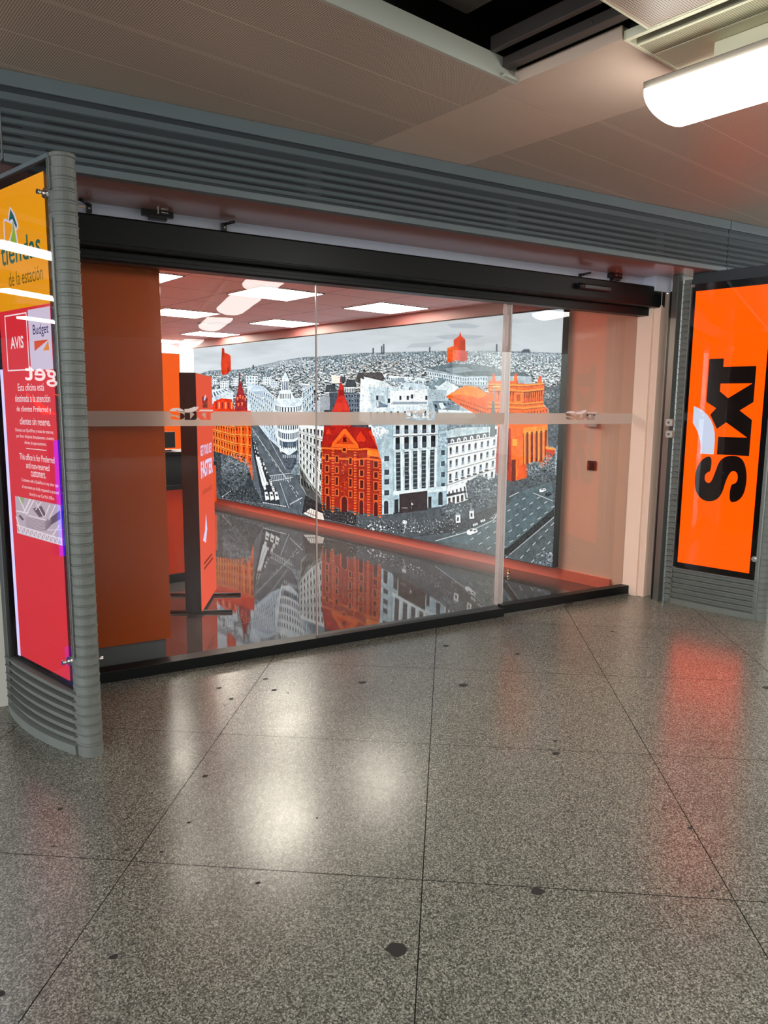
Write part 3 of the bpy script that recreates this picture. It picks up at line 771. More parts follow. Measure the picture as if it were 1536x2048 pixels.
    for cx in (1060, 1185, 1315, 1428):
        w = 30 if cx == 1185 else 20; y = 1490 + (cx - 1010) * .13
        pts = [(cx - w, y + 110), (cx - w, y + 20)] + [(cx + math.cos(a) * w, y + 20 - math.sin(a) * w) for a in np.linspace(math.pi, 0, 9)] + [(cx + w, y + 110)]
        poly(A(pts), RT, .7); pts = [(cx + (p[0] - cx) * .72, p[1] + 6) for p in pts]; poly(A(pts), RD)
    for k in range(26):
        x = 1185 + r.uniform(-26, 26); y = r.uniform(1150, 1480); rect(X3(x), Y3(y), X3(x) + 1.2, Y3(y) + 2.2, RT)
    pts = [(1185 + 22 * math.cos(a), 1150 + 22 * math.sin(a)) for a in np.linspace(0, 6.28, 14)]; poly(A(pts[:-1]), RT)
    pts = [(1185 + 14 * math.cos(a), 1150 + 14 * math.sin(a)) for a in np.linspace(0, 6.28, 14)]; poly(A(pts[:-1]), RD)
    # stone bank block, tall windows
    ST = (.64, .73, .77)
    facade(B([(165, 925), (495, 925), (490, 975), (165, 985)]), 5, 1, ST, (.22, .25, .3), .4, .6)
    poly(B([(0, 870), (560, 860), (565, 1505), (90, 1565), (85, 1180), (30, 1000)]), ST, tex=wear)
    poly(B([(5, 925), (90, 925), (140, 960), (90, 1020), (20, 990)]), (.86, .9, .92), tex=fine)
    poly(B([(85, 1000), (165, 1000), (168, 1565), (88, 1570)]), (.70, .77, .80), tex=wear)
    facade(B([(170, 900), (495, 895), (495, 975), (170, 985)]), 5, 1, (.78, .84, .86), (.22, .25, .29), .45, .75)
    facade(B([(170, 985), (495, 970), (495, 1075), (170, 1100)]), 5, 1, (.80, .86, .88), (.20, .22, .25), .5, .8, cornice=(.93, .96, .97))
    Q = B([(172, 1105), (495, 1080), (490, 1370), (178, 1410)])
    poly(Q, (.76, .83, .86), tex=wear)
    for i in range(5):
        s0 = .05 + i * .195
        poly(sub(Q, s0, s0 + .10, .04, .99), (.24, .26, .28), tex=fine)
        for k in range(9): poly(sub(Q, s0, s0 + .10, .08 + k * .105, .10 + k * .105), (.48, .52, .54))
        poly(sub(Q, s0 + .115, s0 + .15, .0, 1.), (.90, .95, .97))
    for yv in (1150, 1250, 1320, 1400): poly(B([(105, yv - 8), (140, yv - 10), (140, yv + 28), (105, yv + 30)]), (.28, .31, .34))
    for yv in (1100, 1180, 1260, 1340): poly(B([(520, yv), (548, yv - 3), (548, yv + 34), (520, yv + 36)]), (.3, .33, .37))
    poly(B([(498, 925), (565, 925), (568, 1080), (500, 1100)]), (.66, .73, .77), tex=fine)
    poly(B([(170, 1400), (560, 1360), (560, 1395), (170, 1430)]), (.84, .9, .92), tex=wear)
    poly(B([(215, 1420), (420, 1395), (420, 1535), (215, 1562)]), (.24, .19, .20), tex=wear)
    poly(B([(178, 1460), (208, 1456), (208, 1560), (178, 1565)]), (.22, .2, .21)); poly(B([(425, 1440), (450, 1436), (450, 1520), (425, 1525)]), (.22, .2, .21))
    for cx, y0, y1 in ((118, 1470, 1565), (516, 1405, 1500)):
        pts = [(cx - 16, y1), (cx - 16, y0 + 14)] + [(cx + 16 * math.cos(a), y0 + 14 - 16 * math.sin(a)) for a in np.linspace(math.pi, 0, 8)] + [(cx + 16, y1)]
        poly(B(pts), (.22, .22, .25))
    for k in range(5): rect(740 + (235 + k * 8) * .2734, 600 + 1520 * .2734, 740 + (240 + k * 8) * .2734, 600 + 1524 * .2734, (.9, .9, .9))
    line(B([(303, 1470)])[0], B([(300, 1660)])[0], .5, (.5, .5, .52)); poly(B([(303, 1480), (318, 1495), (303, 1500)]), (.92, .92, .95))
    # white block with dormers
    poly(B([(560, 960), (640, 935), (930, 925), (930, 985), (575, 1045)]), (.72, .78, .80), tex=wear)
    poly(B([(565, 1010), (880, 965), (880, 1000), (570, 1060)]), (.36, .39, .42), tex=wear)
    WB = (.93, .96, .97)
    facade(B([(568, 1050), (935, 990), (912, 1300), (565, 1440)]), 8, 4, WB, (.30, .34, .39), .34, .5, trim=(.86, .9, .92), cornice=(.99, 1., 1.))
    for i in range(6):
        s = 590 + i * 47; y = 1045 - i * 8
        poly(B([(s, y), (s, y - 20), (s + 13, y - 30), (s + 26, y - 20), (s + 26, y - 3)]), (.97, .99, 1.)); poly(B([(s + 8, y - 2), (s + 8, y - 16), (s + 18, y - 16), (s + 18, y - 3)]), (.3, .34, .38))
    facade(B([(565, 1375), (700, 1330), (720, 1460), (562, 1510)]), 5, 1, WB, (.33, .34, .37), .4, .7)
    poly(B([(560, 1420), (700, 1395), (700, 1408), (560, 1440)]), (.18, .2, .22)); facade(B([(565, 1440), (690, 1412), (690, 1470), (565, 1500)]), 4, 1, (.9, .93, .94), (.28, .22, .22), .55, .8)
    for i in range(7):
        x = 590 + i * 44; y = 1335 - i * 14; poly(B([(x - 14, y - 8), (x + 14, y - 12), (x + 14, y - 2), (x - 14, y + 3)]), (.16, .18, .2))
    poly(B([(870, 930), (940, 920), (938, 1000), (870, 1010)]), (.85, .89, .91), tex=wear)
    for x in (885, 912): poly(B([(x, 945), (x + 14, 943), (x + 14, 985), (x, 987)]), (.3, .34, .38))
    # amber palace on the right ------------------------------------------
    OB, OL, OD = (.97, .42, .10), (1., .58, .22), (.58, .20, .06)
    poly(B([(556, 705), (640, 655), (700, 625), (790, 640), (870, 690), (930, 760), (930, 850), (770, 832), (650, 770)]), OB, tex=wear)
    poly(B([(565, 700), (700, 628), (790, 645), (860, 690), (800, 720), (680, 690)]), OL, .8, tex=wear); poly(B([(700, 640), (780, 650), (780, 690), (700, 675)]), (1., .52, .16)); poly(B([(700, 640), (780, 650), (790, 636), (715, 628)]), OL)
    for k in range(16): poly(B([(600 + k * 17, 705 + k * 6), (609 + k * 17, 708 + k * 6), (609 + k * 17, 716 + k * 6), (600 + k * 17, 713 + k * 6)]), OD)
    for k in range(14): poly(B([(660 + k * 16, 752 + k * 6), (670 + k * 16, 756 + k * 6), (670 + k * 16, 772 + k * 6), (660 + k * 16, 768 + k * 6)]), OD)
    poly(B([(865, 610), (1075, 610), (1275, 620), (1270, 770), (1300, 800), (1310, 930), (1295, 1180), (1145, 1300), (1035, 1330), (925, 1270), (935, 930), (870, 800)]), OB, tex=wear)
    for (x, w, y) in ((905, 22, 560), (1066, 22, 555), (1243, 22, 575)):
        poly(B([(x - w / 2, y), (x + w / 2, y), (x + w * .8, y + 60), (x - w * .8, y + 60)]), OB, tex=wear); poly(B([(x - 7, y - 20), (x + 7, y - 20), (x + 9, y), (x - 9, y)]), (.9, .34, .1))
    facade(B([(870, 590), (1058, 592), (1055, 650), (868, 655)]), 1, 1, OB, OL, .9, .3)
    facade(B([(930, 640), (1060, 650), (1055, 735), (930, 722)]), 6, 1, OB, OD, .45, .8, cornice=OL)
    facade(B([(1125, 665), (1265, 650), (1262, 745), (1125, 762)]), 9, 1, OB, OD, .5, .85, cornice=OL)
    poly(B([(1058, 655), (1120, 662), (1120, 780), (1055, 770)]), (1., .50, .16), tex=wear); poly(B([(1072, 690), (1100, 690), (1100, 740), (1072, 740)]), OD, .55)
    for y0, y1 in ((610, 622), (650, 662), (745, 756), (775, 788)):
        poly(B([(865, y0), (1060, y0 + 6), (1125, y0 + 10), (1275, y0 - 6), (1275, y1 - 6), (1125, y1 + 12), (1060, y1 + 8), (865, y1)]), OL, .85)
        poly(B([(865, y1), (1060, y1 + 6), (1125, y1 + 10), (1275, y1 - 6), (1275, y1), (1125, y1 + 17), (1060, y1 + 13), (865, y1 + 6)]), OD, .7)
    facade(B([(880, 800), (1060, 812), (1060, 850), (880, 840)]), 8, 1, OB, OD, .4, .6); facade(B([(1125, 812), (1300, 790), (1305, 830), (1125, 850)]), 8, 1, OB, OD, .4, .6)
    poly(B([(935, 930), (1030, 940), (1035, 1330), (925, 1270), (920, 1180)]), (.72, .22, .06), tex=wear)
    for k in range(3): poly(B([(945 + k * 24, 960), (960 + k * 24, 962), (956 + k * 24, 1250), (943 + k * 24, 1235)]), (.90, .36, .10)); poly(B([(962 + k * 24, 962), (968 + k * 24, 962), (964 + k * 24, 1250), (957 + k * 24, 1250)]), (.38, .1, .04))
    poly(B([(1030, 940), (1120, 960), (1120, 1300), (1035, 1330)]), (.98, .44, .12), tex=wear); poly(B([(1042, 1015), (1076, 1018), (1076, 1070), (1042, 1066)]), (1., .66, .28)); poly(B([(1035, 1170), (1066, 1165), (1066, 1322), (1035, 1330)]), (.45, .13, .06))
    poly(B([(1120, 950), (1295, 928), (1290, 1190), (1150, 1300), (1120, 1300)]), (.50, .16, .05), tex=wear)
    for k in range(5):
        x = 1125 + k * 34; poly(B([(x, 975 - k * 5), (x + 18, 972 - k * 5), (x + 18, 1200 - k * 10), (x, 1215 - k * 8)]), (.97, .44, .12)); poly(B([(x + 3, 975 - k * 5), (x + 7, 972 - k * 5), (x + 7, 1200 - k * 10), (x + 3, 1215 - k * 8)]), (1., .62, .28)); poly(B([(x - 4, 958 - k * 5), (x + 22, 954 - k * 5), (x + 18, 985 - k * 5), (x, 988 - k * 5)]), OL)
    poly(B([(1120, 935), (1300, 915), (1300, 950), (1120, 972)]), OL, .9, tex=wear); poly(B([(1080, 1215), (1290, 1170), (1290, 1200), (1150, 1300), (1080, 1310)]), (.88, .36, .10), tex=wear)
    poly(B([(1285, 1070), (1355, 1085), (1350, 1130), (1290, 1210)]), (.80, .26, .08), tex=wear); poly(B([(1285, 1070), (1355, 1085), (1352, 1098), (1285, 1090)]), OL)
    # lamp post
    poly(B([(905, 640), (913, 640), (912, 770), (904, 770)]), (.5, .56, .58)); poly(B([(893, 740), (912, 740), (915, 1000), (875, 1000)]), (.40, .45, .46)); 
    # right-hand trees, avenue
    poly(B([(1275, 640), (1420, 620), (1400, 1000), (1360, 1080), (1300, 1060), (1310, 800), (1270, 760)]), (.27, .29, .30), tex=fine)
    tree(B([(1275, 640), (1420, 620), (1420, 800), (1300, 790)]), 500, .1, .5, 1.); tree(B([(1265, 690), (1320, 680), (1330, 740), (1270, 745)]), 200, .4, .85)
    tree(B([(1300, 830), (1400, 830), (1360, 1070), (1300, 1060)]), 500, .1, .4, .8)
    av = B([(1100, 1400), (1330, 1330), (1345, 1440), (1050, 1840), (480, 1760), (700, 1690), (900, 1610)])
    poly(av, (.36, .42, .44), tex=wear); poly(B([(1100, 1395), (1200, 1410), (1340, 1470), (1345, 1600), (1010, 1845), (470, 1765), (910, 1605)]), (.35, .41, .43), tex=wear)
    poly(B([(460, 1765), (1000, 1880), (1330, 1990), (1330, 1930), (1345, 1590), (1010, 1800)]), (.34, .37, .38), tex=wear)
    poly(B([(1010, 1810), (1345, 1525), (1345, 1580), (1020, 1870), (930, 1850)]), (.20, .20, .21), tex=fine); line(B([(1015, 1868)])[0], B([(1345, 1590)])[0], .8, (.85, .88, .9))
    poly(B([(340, 1730), (700, 1690), (900, 1600), (960, 1530), (940, 1500), (560, 1640)]), (.26, .27, .28), tex=fine)
    line(B([(480, 1762)])[0], B([(735, 1690)])[0], 1., (.93, .95, .96)); line(B([(735, 1690)])[0], B([(905, 1610)])[0], .9, (.93, .95, .96)); line(B([(905, 1610)])[0], B([(935, 1555)])[0], .8, (.9, .92, .94))
    line(B([(1195, 1412)])[0], B([(1342, 1472)])[0], .9, (.95, .97, .98)); line(B([(1020, 1440)])[0], B([(1090, 1405)])[0], 1., (.85, .87, .9))
    for row in range(5):
        for k in range(9):
            x = 735 + row * 62 + k * 54 * (1 - row * .02); y = 1755 - k * 42 + row * 34
            if x < 1330 and y > 1440 and not (1000 + 0 * row < x and y > 1790 - (x - 1010) * .82 and y < 1900 - (x - 1010) * .82): line(B([(x, y)])[0], B([(x + 24, y - 15)])[0], .9, (.92, .95, .96))
    for k in range(6): line(B([(1100 + k * 45, 1890 - k * 48)])[0], B([(1122 + k * 45, 1868 - k * 48)])[0], .9, (.92, .95, .96)); line(B([(1180 + k * 40, 1920 - k * 45)])[0], B([(1200 + k * 40, 1900 - k * 45)])[0], .9, (.92, .95, .96))
    for k in range(7): line(B([(875 + k * 9, 1600 - k * 9)])[0], B([(915 + k * 5, 1600 - k * 9)])[0], .6, (.85, .88, .9))
    def car(x, y, s, c=(.95, .97, .98)):
        poly(B([(x, y), (x + 8 * s, y - 12 * s), (x + 40 * s, y - 24 * s), (x + 70 * s, y - 22 * s), (x + 82 * s, y - 8 * s), (x + 78 * s, y + 6 * s), (x + 30 * s, y + 26 * s), (x + 4 * s, y + 18 * s)]), c)
        poly(B([(x + 22 * s, y - 14 * s), (x + 40 * s, y - 20 * s), (x + 48 * s, y - 10 * s), (x + 28 * s, y - 2 * s)]), (.25, .28, .32)); poly(B([(x + 52 * s, y - 10 * s), (x + 70 * s, y - 16 * s), (x + 72 * s, y - 8 * s), (x + 54 * s, y)]), (.3, .34, .38))
        poly(B([(x + 6 * s, y + 20 * s), (x + 34 * s, y + 30 * s), (x + 80 * s, y + 8 * s), (x + 76 * s, y + 4 * s), (x + 30 * s, y + 24 * s)]), (.12, .13, .15))
    car(706, 1695, 1.); car(1238, 1392, .62); car(1280, 1420, .6, (.2, .22, .24))
    tree(B([(700, 1340), (800, 1280), (880, 1320), (940, 1420), (900, 1490), (800, 1530), (720, 1470)]), 1300, .15, .9)
    tree(B([(520, 1510), (600, 1480), (670, 1530), (680, 1600), (560, 1620)]), 500, .15, .8)
    tree(B([(1145, 1200), (1240, 1180), (1275, 1260), (1230, 1350), (1150, 1340)]), 700, .2, .95); tree(B([(1260, 1240), (1350, 1120), (1350, 1290), (1280, 1330)]), 500, .25, .95)
    tree(B([(1190, 1930), (1290, 1860), (1360, 1840), (1360, 2010), (1260, 1990)]), 600, .2, .9)
    for x, y in ((740, 1570), (640, 1600)):
        poly(B([(x - 14, y - 25), (x + 20, y - 30), (x + 22, y + 28), (x - 12, y + 32)]), (.9, .92, .94)); poly(B([(x - 20, y - 25), (x + 3, y - 48), (x + 28, y - 28)]), (.55, .58, .6)); poly(B([(x - 4, y - 10), (x + 10, y - 12), (x + 10, y + 16), (x - 4, y + 18)]), (.2, .22, .24))
    pts = [(254 + 17 * math.cos(a), 1625 + 14 * math.sin(a)) for a in np.linspace(0, 6.2, 12)]; poly(B(pts), (.85, .88, .9)); line(B([(254, 1640)])[0], B([(252, 1700)])[0], 1.2, (.6, .62, .65))
    for k in range(16): line(B([(0 + k * 30, 1600 + k * 2)])[0], B([(40 + k * 34, 1700 + k * 2)])[0], .5, (.55, .57, .6), .5)
    for k in range(260):
        x = r.uniform(0, 640); y = 1600 + r.uniform(0, 110); rect(740 + x * .2734, 600 + y * .2734, 740 + x * .2734 + r.uniform(.4, 1.4), 600 + y * .2734 + r.uniform(.6, 2.4), (.9, .93, .95) if r.random() < .55 else (.13, .14, .15))
    for k in range(26):
        x = r.uniform(-60, 380); y = 1655 + x * .07 + r.uniform(-22, 26); q = r.uniform(5, 15)
        poly(B([(x, y), (x + q, y - q * .3), (x + q * 1.2, y + q * .6), (x + q * .2, y + q * .9)]), (.94, .95, .97) if k % 4 else (.14, .14, .16))
    for k in range(30):
        x = 560 + r.uniform(0, 420); y = 1570 - (x - 560) * .4 + r.uniform(-20, 20); rect(740 + x * .2734, 600 + y * .2734, 740 + x * .2734 + .8, 600 + y * .2734 + 1.8, (.85, .87, .9))
    for tx, t in ((752, 0), (808, 1)):
        for k in range(3): poly(B([(tx + k * 12, 1640 - t * 28 - k * 4), (tx + 8 + k * 12, 1636 - t * 28 - k * 4), (tx + 12 + k * 12, 1652 - t * 28 - k * 4), (tx + 3 + k * 12, 1656 - t * 28 - k * 4)]), (.85, .88, .9))
    # photographic bite: local contrast and grain below the skyline
    def box(a, n):
        for ax in (0, 1):
            c = np.cumsum(np.pad(a, [(n, n) if i == ax else (0, 0) for i in range(3)], mode='edge'), axis=ax)
            c = np.concatenate([np.zeros_like(np.take(c, [0], ax)), c], ax)
            k2 = 2 * n + 1; m = c.shape[ax]
            a = (np.take(c, range(k2, m), ax) - np.take(c, range(0, m - k2), ax)) / k2
        return a
    lum = img.mean(-1, keepdims=True)
    hor = np.interp(np.arange(Wc) / MS + MX0, hx, hy)[None, :]
    mask = np.clip((np.arange(Hc)[:, None] / MS + MY0 - hor) / 6, 0, 1)[..., None]
    gr = (fbm(500, 360, 77, 2) - .5)[..., None]
    streak = (vnoise(Wc, Hc, 420, 60, 91) - .5)[..., None]
    img = img + mask * ((lum - box(lum, 12)) * .32 + (lum - box(lum, 4)) * .30 + gr * .16 * (.35 + lum) + streak * .10 * lum)
    img = np.clip(img, 0, 1.2)
    img = img + mask * .10 * (img - .5)
    img = np.where(img > .5, img + .02 * mask, img)
    # a little printing softness
    k = .5
    img[1:-1, 1:-1] = img[1:-1, 1:-1] * k + (1 - k) * .25 * (img[:-2, 1:-1] + img[2:, 1:-1] + img[1:-1, :-2] + img[1:-1, 2:])
    return np.clip(img, 0, 1)
# ------------------------------------------------------------------ dimensions
GY = 4.36                 # storefront glass plane
SILL_F = 4.305            # front of the sill
ZS = 2.645                # soffit
ZC = 3.02                 # concourse ceiling
YL = 3.80                 # louver plane
ZI = 2.60                 # office ceiling
XL, XR = 0.14, 4.99       # opening
MD = np.array([-0.1932, 0.9812, 0.0]); MN = np.array([-0.9812, -0.1932, 0.0])   # mural wall direction, its outward normal
WB = np.array([4.933, 4.512, 0.0])
wallfr = frame(WB, MD, MN)                                # (along, out, z)

# ------------------------------------------------------------------ shell: floors
b = MB()
b.add([(-14, -14, 0), (16, -14, 0), (16, GY + .02, 0), (-14, GY + .02, 0), (-14, -14, -.1), (16, -14, -.1), (16, GY + .02, -.1), (-14, GY + .02, -.1)],
      [(0, 1, 2, 3), (4, 7, 6, 5), (0, 4, 5, 1), (1, 5, 6, 2), (2, 6, 7, 3), (3, 7, 4, 0)])
floor = struct(b.build('floor', M['granite']))
b = MB()
fo = [(.12, GY + .02), (5.06, GY + .02), (5.0, 4.5), (3.35, 12.9), (-1.35, 12.6), (.05, 4.62)]
b.prism(fo, -.1, .0)
struct(b.build('floor', M['tile']))
# dark marks on the granite, flush with it
st = MB()
spots = [(438, 1376, 7), (462, 1398, 6), (549, 1380, 7), (531, 1358, 6), (465, 1338, 5), (576, 1386, 3), (450, 1411, 3), (926, 1370, 11), (725, 1365, 9), (892, 1292, 7),
         (1112, 1507, 10), (1110, 1482, 5), (1075, 1783, 16), (793, 1898, 22), (228, 1913, 8), (411, 1552, 6), (378, 1645, 4), (516, 1766, 5), (2, 1988, 9), (1535, 1376, 10),
         (1380, 1656, 6), (253, 1700, 5), (323, 1704, 4), (120, 1618, 5), (1225, 1263, 5), (1035, 1308, 6), (990, 1276, 4), (106, 1693, 4), (265, 1505, 3), (1425, 1782, 4), (634, 1636, 3)]
for x, y, r in spots:
    c = at_z(x, y, 0); rr = r / FPX * np.linalg.norm(c - CP) * .75
    a0 = random.random() * 6
    pts = []
    for i in range(11):
        a = a0 + 2 * math.pi * i / 11; q = rr * random.uniform(.7, 1.15)
        pts.append((c[0] + math.cos(a) * q * 1.25, c[1] + math.sin(a) * q))
    st.prism(pts, .0002, .0008)
o = st.build('floor_stain', M['stain'], floor); o['kind'] = 'stuff'

# ------------------------------------------------------------------ shell: walls of the office
b = MB()
b.box(.15, 8.4, -.15, 0, 0, 2.72, wallfr); b.box(-.30, .15, -.15, 0, 0, 2.525, wallfr)
struct(b.build('wall_right', M['wall']))
b = MB(); b.box(-.245, -.06, -.001, .028, 0, 2.525, wallfr)     # jamb pilaster beside the glass
struct(b.build('wall_right', M['wall']))
b = MB(); b.box(0.02, 7.9, 0.0, .018, 0.0, .095, wallfr)
struct(b.build('baseboard_right', M['skirt']))
b = MB()
bw = uv(2.0, 12.07); bwfr = frame((bw[0], bw[1], 0), (*UV, 0), (*VV, 0))
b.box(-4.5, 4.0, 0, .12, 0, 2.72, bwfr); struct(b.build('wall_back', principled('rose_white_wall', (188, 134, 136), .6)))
b = MB(); b.box(-4.5, 3.6, -.02, 0, 0, .10, bwfr); struct(b.build('baseboard_back', M['skirt']))
b = MB()
lw = frame((.30, 4.62, 0), (*VV, 0), (-UV[0], -UV[1], 0))
b.box(0, 8.0, 0.16, .24, 0, 2.72, lw); struct(b.build('wall_left', M['orange_wall']))  # unseen wall, its orange chosen for the warm bounce it gives
b = MB(); b.box(.60, 7.9, 0, .06, 2.486, 2.60, wallfr); struct(b.build('shade_trim', M['shade_strip']))  # added strip; its dark colour paints the shadow gap above the lightbox
b = MB(); b.box(.02, .30, 4.62, 4.70, 0, 2.72); struct(b.build('wall_front', M['wall']))
b = MB()
b.prism([(.05, GY + .05), (5.06, GY + .05), (3.2, 13.2), (-1.4, 12.6)], ZI, ZI + .06)
struct(b.build('ceiling', M['ceiltile']))

# outside: white jamb left of the left panel, dark skirting, wall beyond
b = MB(); b.prism([(.139, 4.222), (.105, 4.50), (-.06, 4.50), (-.06, 4.44), (.045, 4.44), (.075, 4.222)], 0, ZS + .05)
struct(b.build('wall_outside_left', M['wall_out']))
b = MB(); b.box(-.06, .035, 4.41, 4.44, 0, .075); struct(b.build('baseboard_outside', M['blackplastic']))
b = MB(); b.box(5.10, 9.0, 4.10, 4.25, 0, ZS); struct(b.build('wall_outside_right', M['wall_out']))
b = MB(); b.box(-12, 14, 4.62, 4.75, ZS, 3.4); struct(b.build('wall_above', M['dark']))
# neighbouring hire shop to the left, seen only as a reflection in the left sign panel
b = MB(); b.prism([(-9, GY + .02), (.10, GY + .02), (.10, 4.62), (-1.4, 12.0), (-9, 12.0)], -.102, -.002); struct(b.build('floor', M['tile']))
b = MB(); b.box(-9, -2.7, 12.0, 12.1, 0, 3.1); b.box(-9.1, -9, 4.4, 12.1, 0, 3.1); struct(b.build('wall_neighbour', M['navy_wall']))
b = MB(); b.prism([(-9, 4.64), (.10, 4.64), (.10, 4.7), (-2.6, 12.0), (-9, 12.0)], 3.0, 3.05); struct(b.build('ceiling', M['louver']))
nb = thing('hire_desk_wall', (-2.0, 5.6, 0), 'dark navy desk wall of the shop next door with white lettering, mirrored in the left sign panel', 'display wall')
b = MB(); b.box(-3.2, -1.15, 5.56, 5.66, 0, 2.05); b.build('panel', M['navy_wall'], nb)
nf = frame((0, 5.56, 0), (1, 0, 0), (0, 0, 1), (0, -1, 0))
b = MB(); put_text(b, 'Budget', nf, -2.02, 1.715, .665, .175, .012, .01); b.build('lettering', emit('white_sign_letters', (255, 255, 255), 4.0), nb)
b = MB(); flat(b, [[(-1.98, 1.66), (-1.62, 1.66), (-1.98, 1.54)]], nf, .01); b.build('logo_wedge', emit('orange_sign', (255, 110, 40), 3.0), nb)
b = MB(); flat(b, [[(-1.36, 1.665), (-1.50, 1.50), (-1.64, 1.50)]], nf, .01); b.build('logo_wedge', emit('red_sign', (220, 60, 40), 3.0), nb)
b = MB(); b.tube((-1.60, 5.53, .38), (-1.60, 5.53, 1.30), .022, 12); b.build('neon_tube', M['neon'], nb)
# far side of the concourse, behind the viewer: dark wall, seen only in reflections
b = MB(); b.box(-14, 16, -14.2, -14, 0, 4.4); struct(b.build('wall_concourse', principled('far_concourse_wall', (62, 57, 54), .6, noise=.3, nscale=1.2)))
b = MB(); b.box(15.9, 16.1, -14, -3.5, 0, 4.4); struct(b.build('wall_light_block', M['wall_out']))  # unseen wall added to keep bright world light out of the glass reflection

# ------------------------------------------------------------------ concourse ceiling (building axes u, v)
def cfr(u, v, z): x, y = uv(u, v); return (x, y, z)
def ceil_piece(name, polys, mat, z0=ZC, z1=ZC + .05, parent=None):
    b = MB()
    for P in polys: b.prism([uv(*p) for p in P], z0, z1)
    return b.build(name, mat, parent)
def vl(u, y=YL + .01):            # v at which the louver line is met for a given u
    return (y - UV[1] * u) / VV[1]
U0, U1 = 2.70, 3.345
struct(ceil_piece('ceiling', [[(-9, 2.335), (U0, 2.335), (U0, vl(U0)), (-9, vl(-9))]], M['perf']))
struct(ceil_piece('ceiling', [[(U1, -9), (13, -9), (13, vl(13)), (U1, vl(U1))]], M['perf']))
# plain panels, each a lift-out tray
vs_ = [1.79, 2.43, 3.09]
edges = vs_ + [None]
for i, v0 in enumerate(vs_):
    g = .0022
    if i < 2: P = [(U0 + g, v0 + g), (U1 - g, v0 + g), (U1 - g, edges[i + 1] - g), (U0 + g, edges[i + 1] - g)]
    else: P = [(U0 + g, v0 + g), (U1 - g, v0 + g), (U1 - g, vl(U1)), (U0 + g, vl(U0))]
    o = ceil_piece('ceiling_panel', [P], M['smooth'])
    tag(o, ['plain metal ceiling panel at the tip of the long hanging light', 'plain metal ceiling panel alongside the dark open gap, nearer the louvre',
            'plain metal ceiling panel touching the grey louvre'][i], 'ceiling panel', 'plain ceiling panels')
# perforated panels nearer the viewer
struct(ceil_piece('ceiling', [[(-9, -9), (2.69, -9), (2.69, 1.675), (-9, 1.675)]], M['perf']))
# light rim of the tray edges towards the missing panel
b = MB()
b.box(-9, 2.70, 2.323, 2.335, ZC - .002, ZC + .085, cfr); b.box(2.60, 2.70, 2.30, 2.34, ZC, ZC + .012, cfr)
struct(b.build('trim_1', M['rim']))
b = MB(); b.box(-9, 2.69, 1.675, 1.683, ZC - .002, ZC + .03, cfr); b.box(2.69, 2.697, .2, 1.683, ZC - .002, ZC + .03, cfr)
struct(b.build('trim_2', M['cream']))
b = MB(); b.box(U0 - .010, U0, 1.79, 2.43, ZC - .001, ZC + .05, cfr)
struct(b.build('trim_3', M['smooth']))
# plenum above
b = MB()
b.box(-9, 13, -9, 3.5, 3.42, 3.5, cfr); b.box(-9, 13, 2.62, 2.66, ZC + .06, 3.42, cfr); b.box(-9, 13, 1.1, 1.14, ZC + .06, 3.42, cfr); b.box(3.2, 3.24, 1.1, 2.65, ZC + .06, 3.42, cfr)
struct(b.build('ceiling', M['dark']))
b = MB()
b.box(-2.0, 2.35, 1.95, 2.30, 3.18, 3.40, cfr)
o = b.build('ventilation_duct', M['duct'], bevel=.01); tag(o, 'dark metal duct visible through the gap in the ceiling', 'duct')
b = MB()
for uu, z0, z1, w in ((2.60, 3.06, 3.10, .05), (2.66, 3.075, 3.12, .02), (2.52, 3.10, 3.16, .03)):
    b.box(uu, uu + w, 1.2, 2.32, z0, z1, cfr)
for k in range(5): b.box(2.595, 2.60, 1.5 + k * .18, 1.512 + k * .18, 3.07, 3.085, cfr)
o = b.build('ceiling_carrier_rail', M['rail'], bevel=.003); tag(o, 'long metal carrier rail along the right side of the ceiling gap', 'rail')

# cream coffer strip the light hangs under
cof = MB(); cof.box(2.70, 2.722, -5, 1.787, ZC - .003, ZC + .03, cfr); cof.box(2.70, 3.345, 1.775, 1.787, ZC - .004, ZC + .03, cfr)
o = cof.build('trim_4', M['cream']); struct(o)
b = MB(); b.box(2.722, 2.775, -5, 1.775, ZC + .07, ZC + .08, cfr); b.box(2.722, 2.726, -5, 1.775, ZC, ZC + .08, cfr); struct(b.build('trim_5', M['dark']))
b = MB(); b.box(2.775, 2.79, -5, 1.775, ZC - .002, ZC + .08, cfr); b.box(2.90, 2.975, -5, 1.775, ZC - .002, ZC + .03, cfr)
struct(b.build('trim_6', M['cream']))
b = MB(); b.box(2.79, 2.90, -5, 1.775, ZC, ZC + .03, cfr); struct(b.build('ceiling', M['perf_pale']))
b = MB()
for a, c in ((2.978, 3.045), (3.048, 3.345)): b.box(a, c, -5, 1.775, ZC, ZC + .03, cfr)
struct(b.build('ceiling', M['cream']))

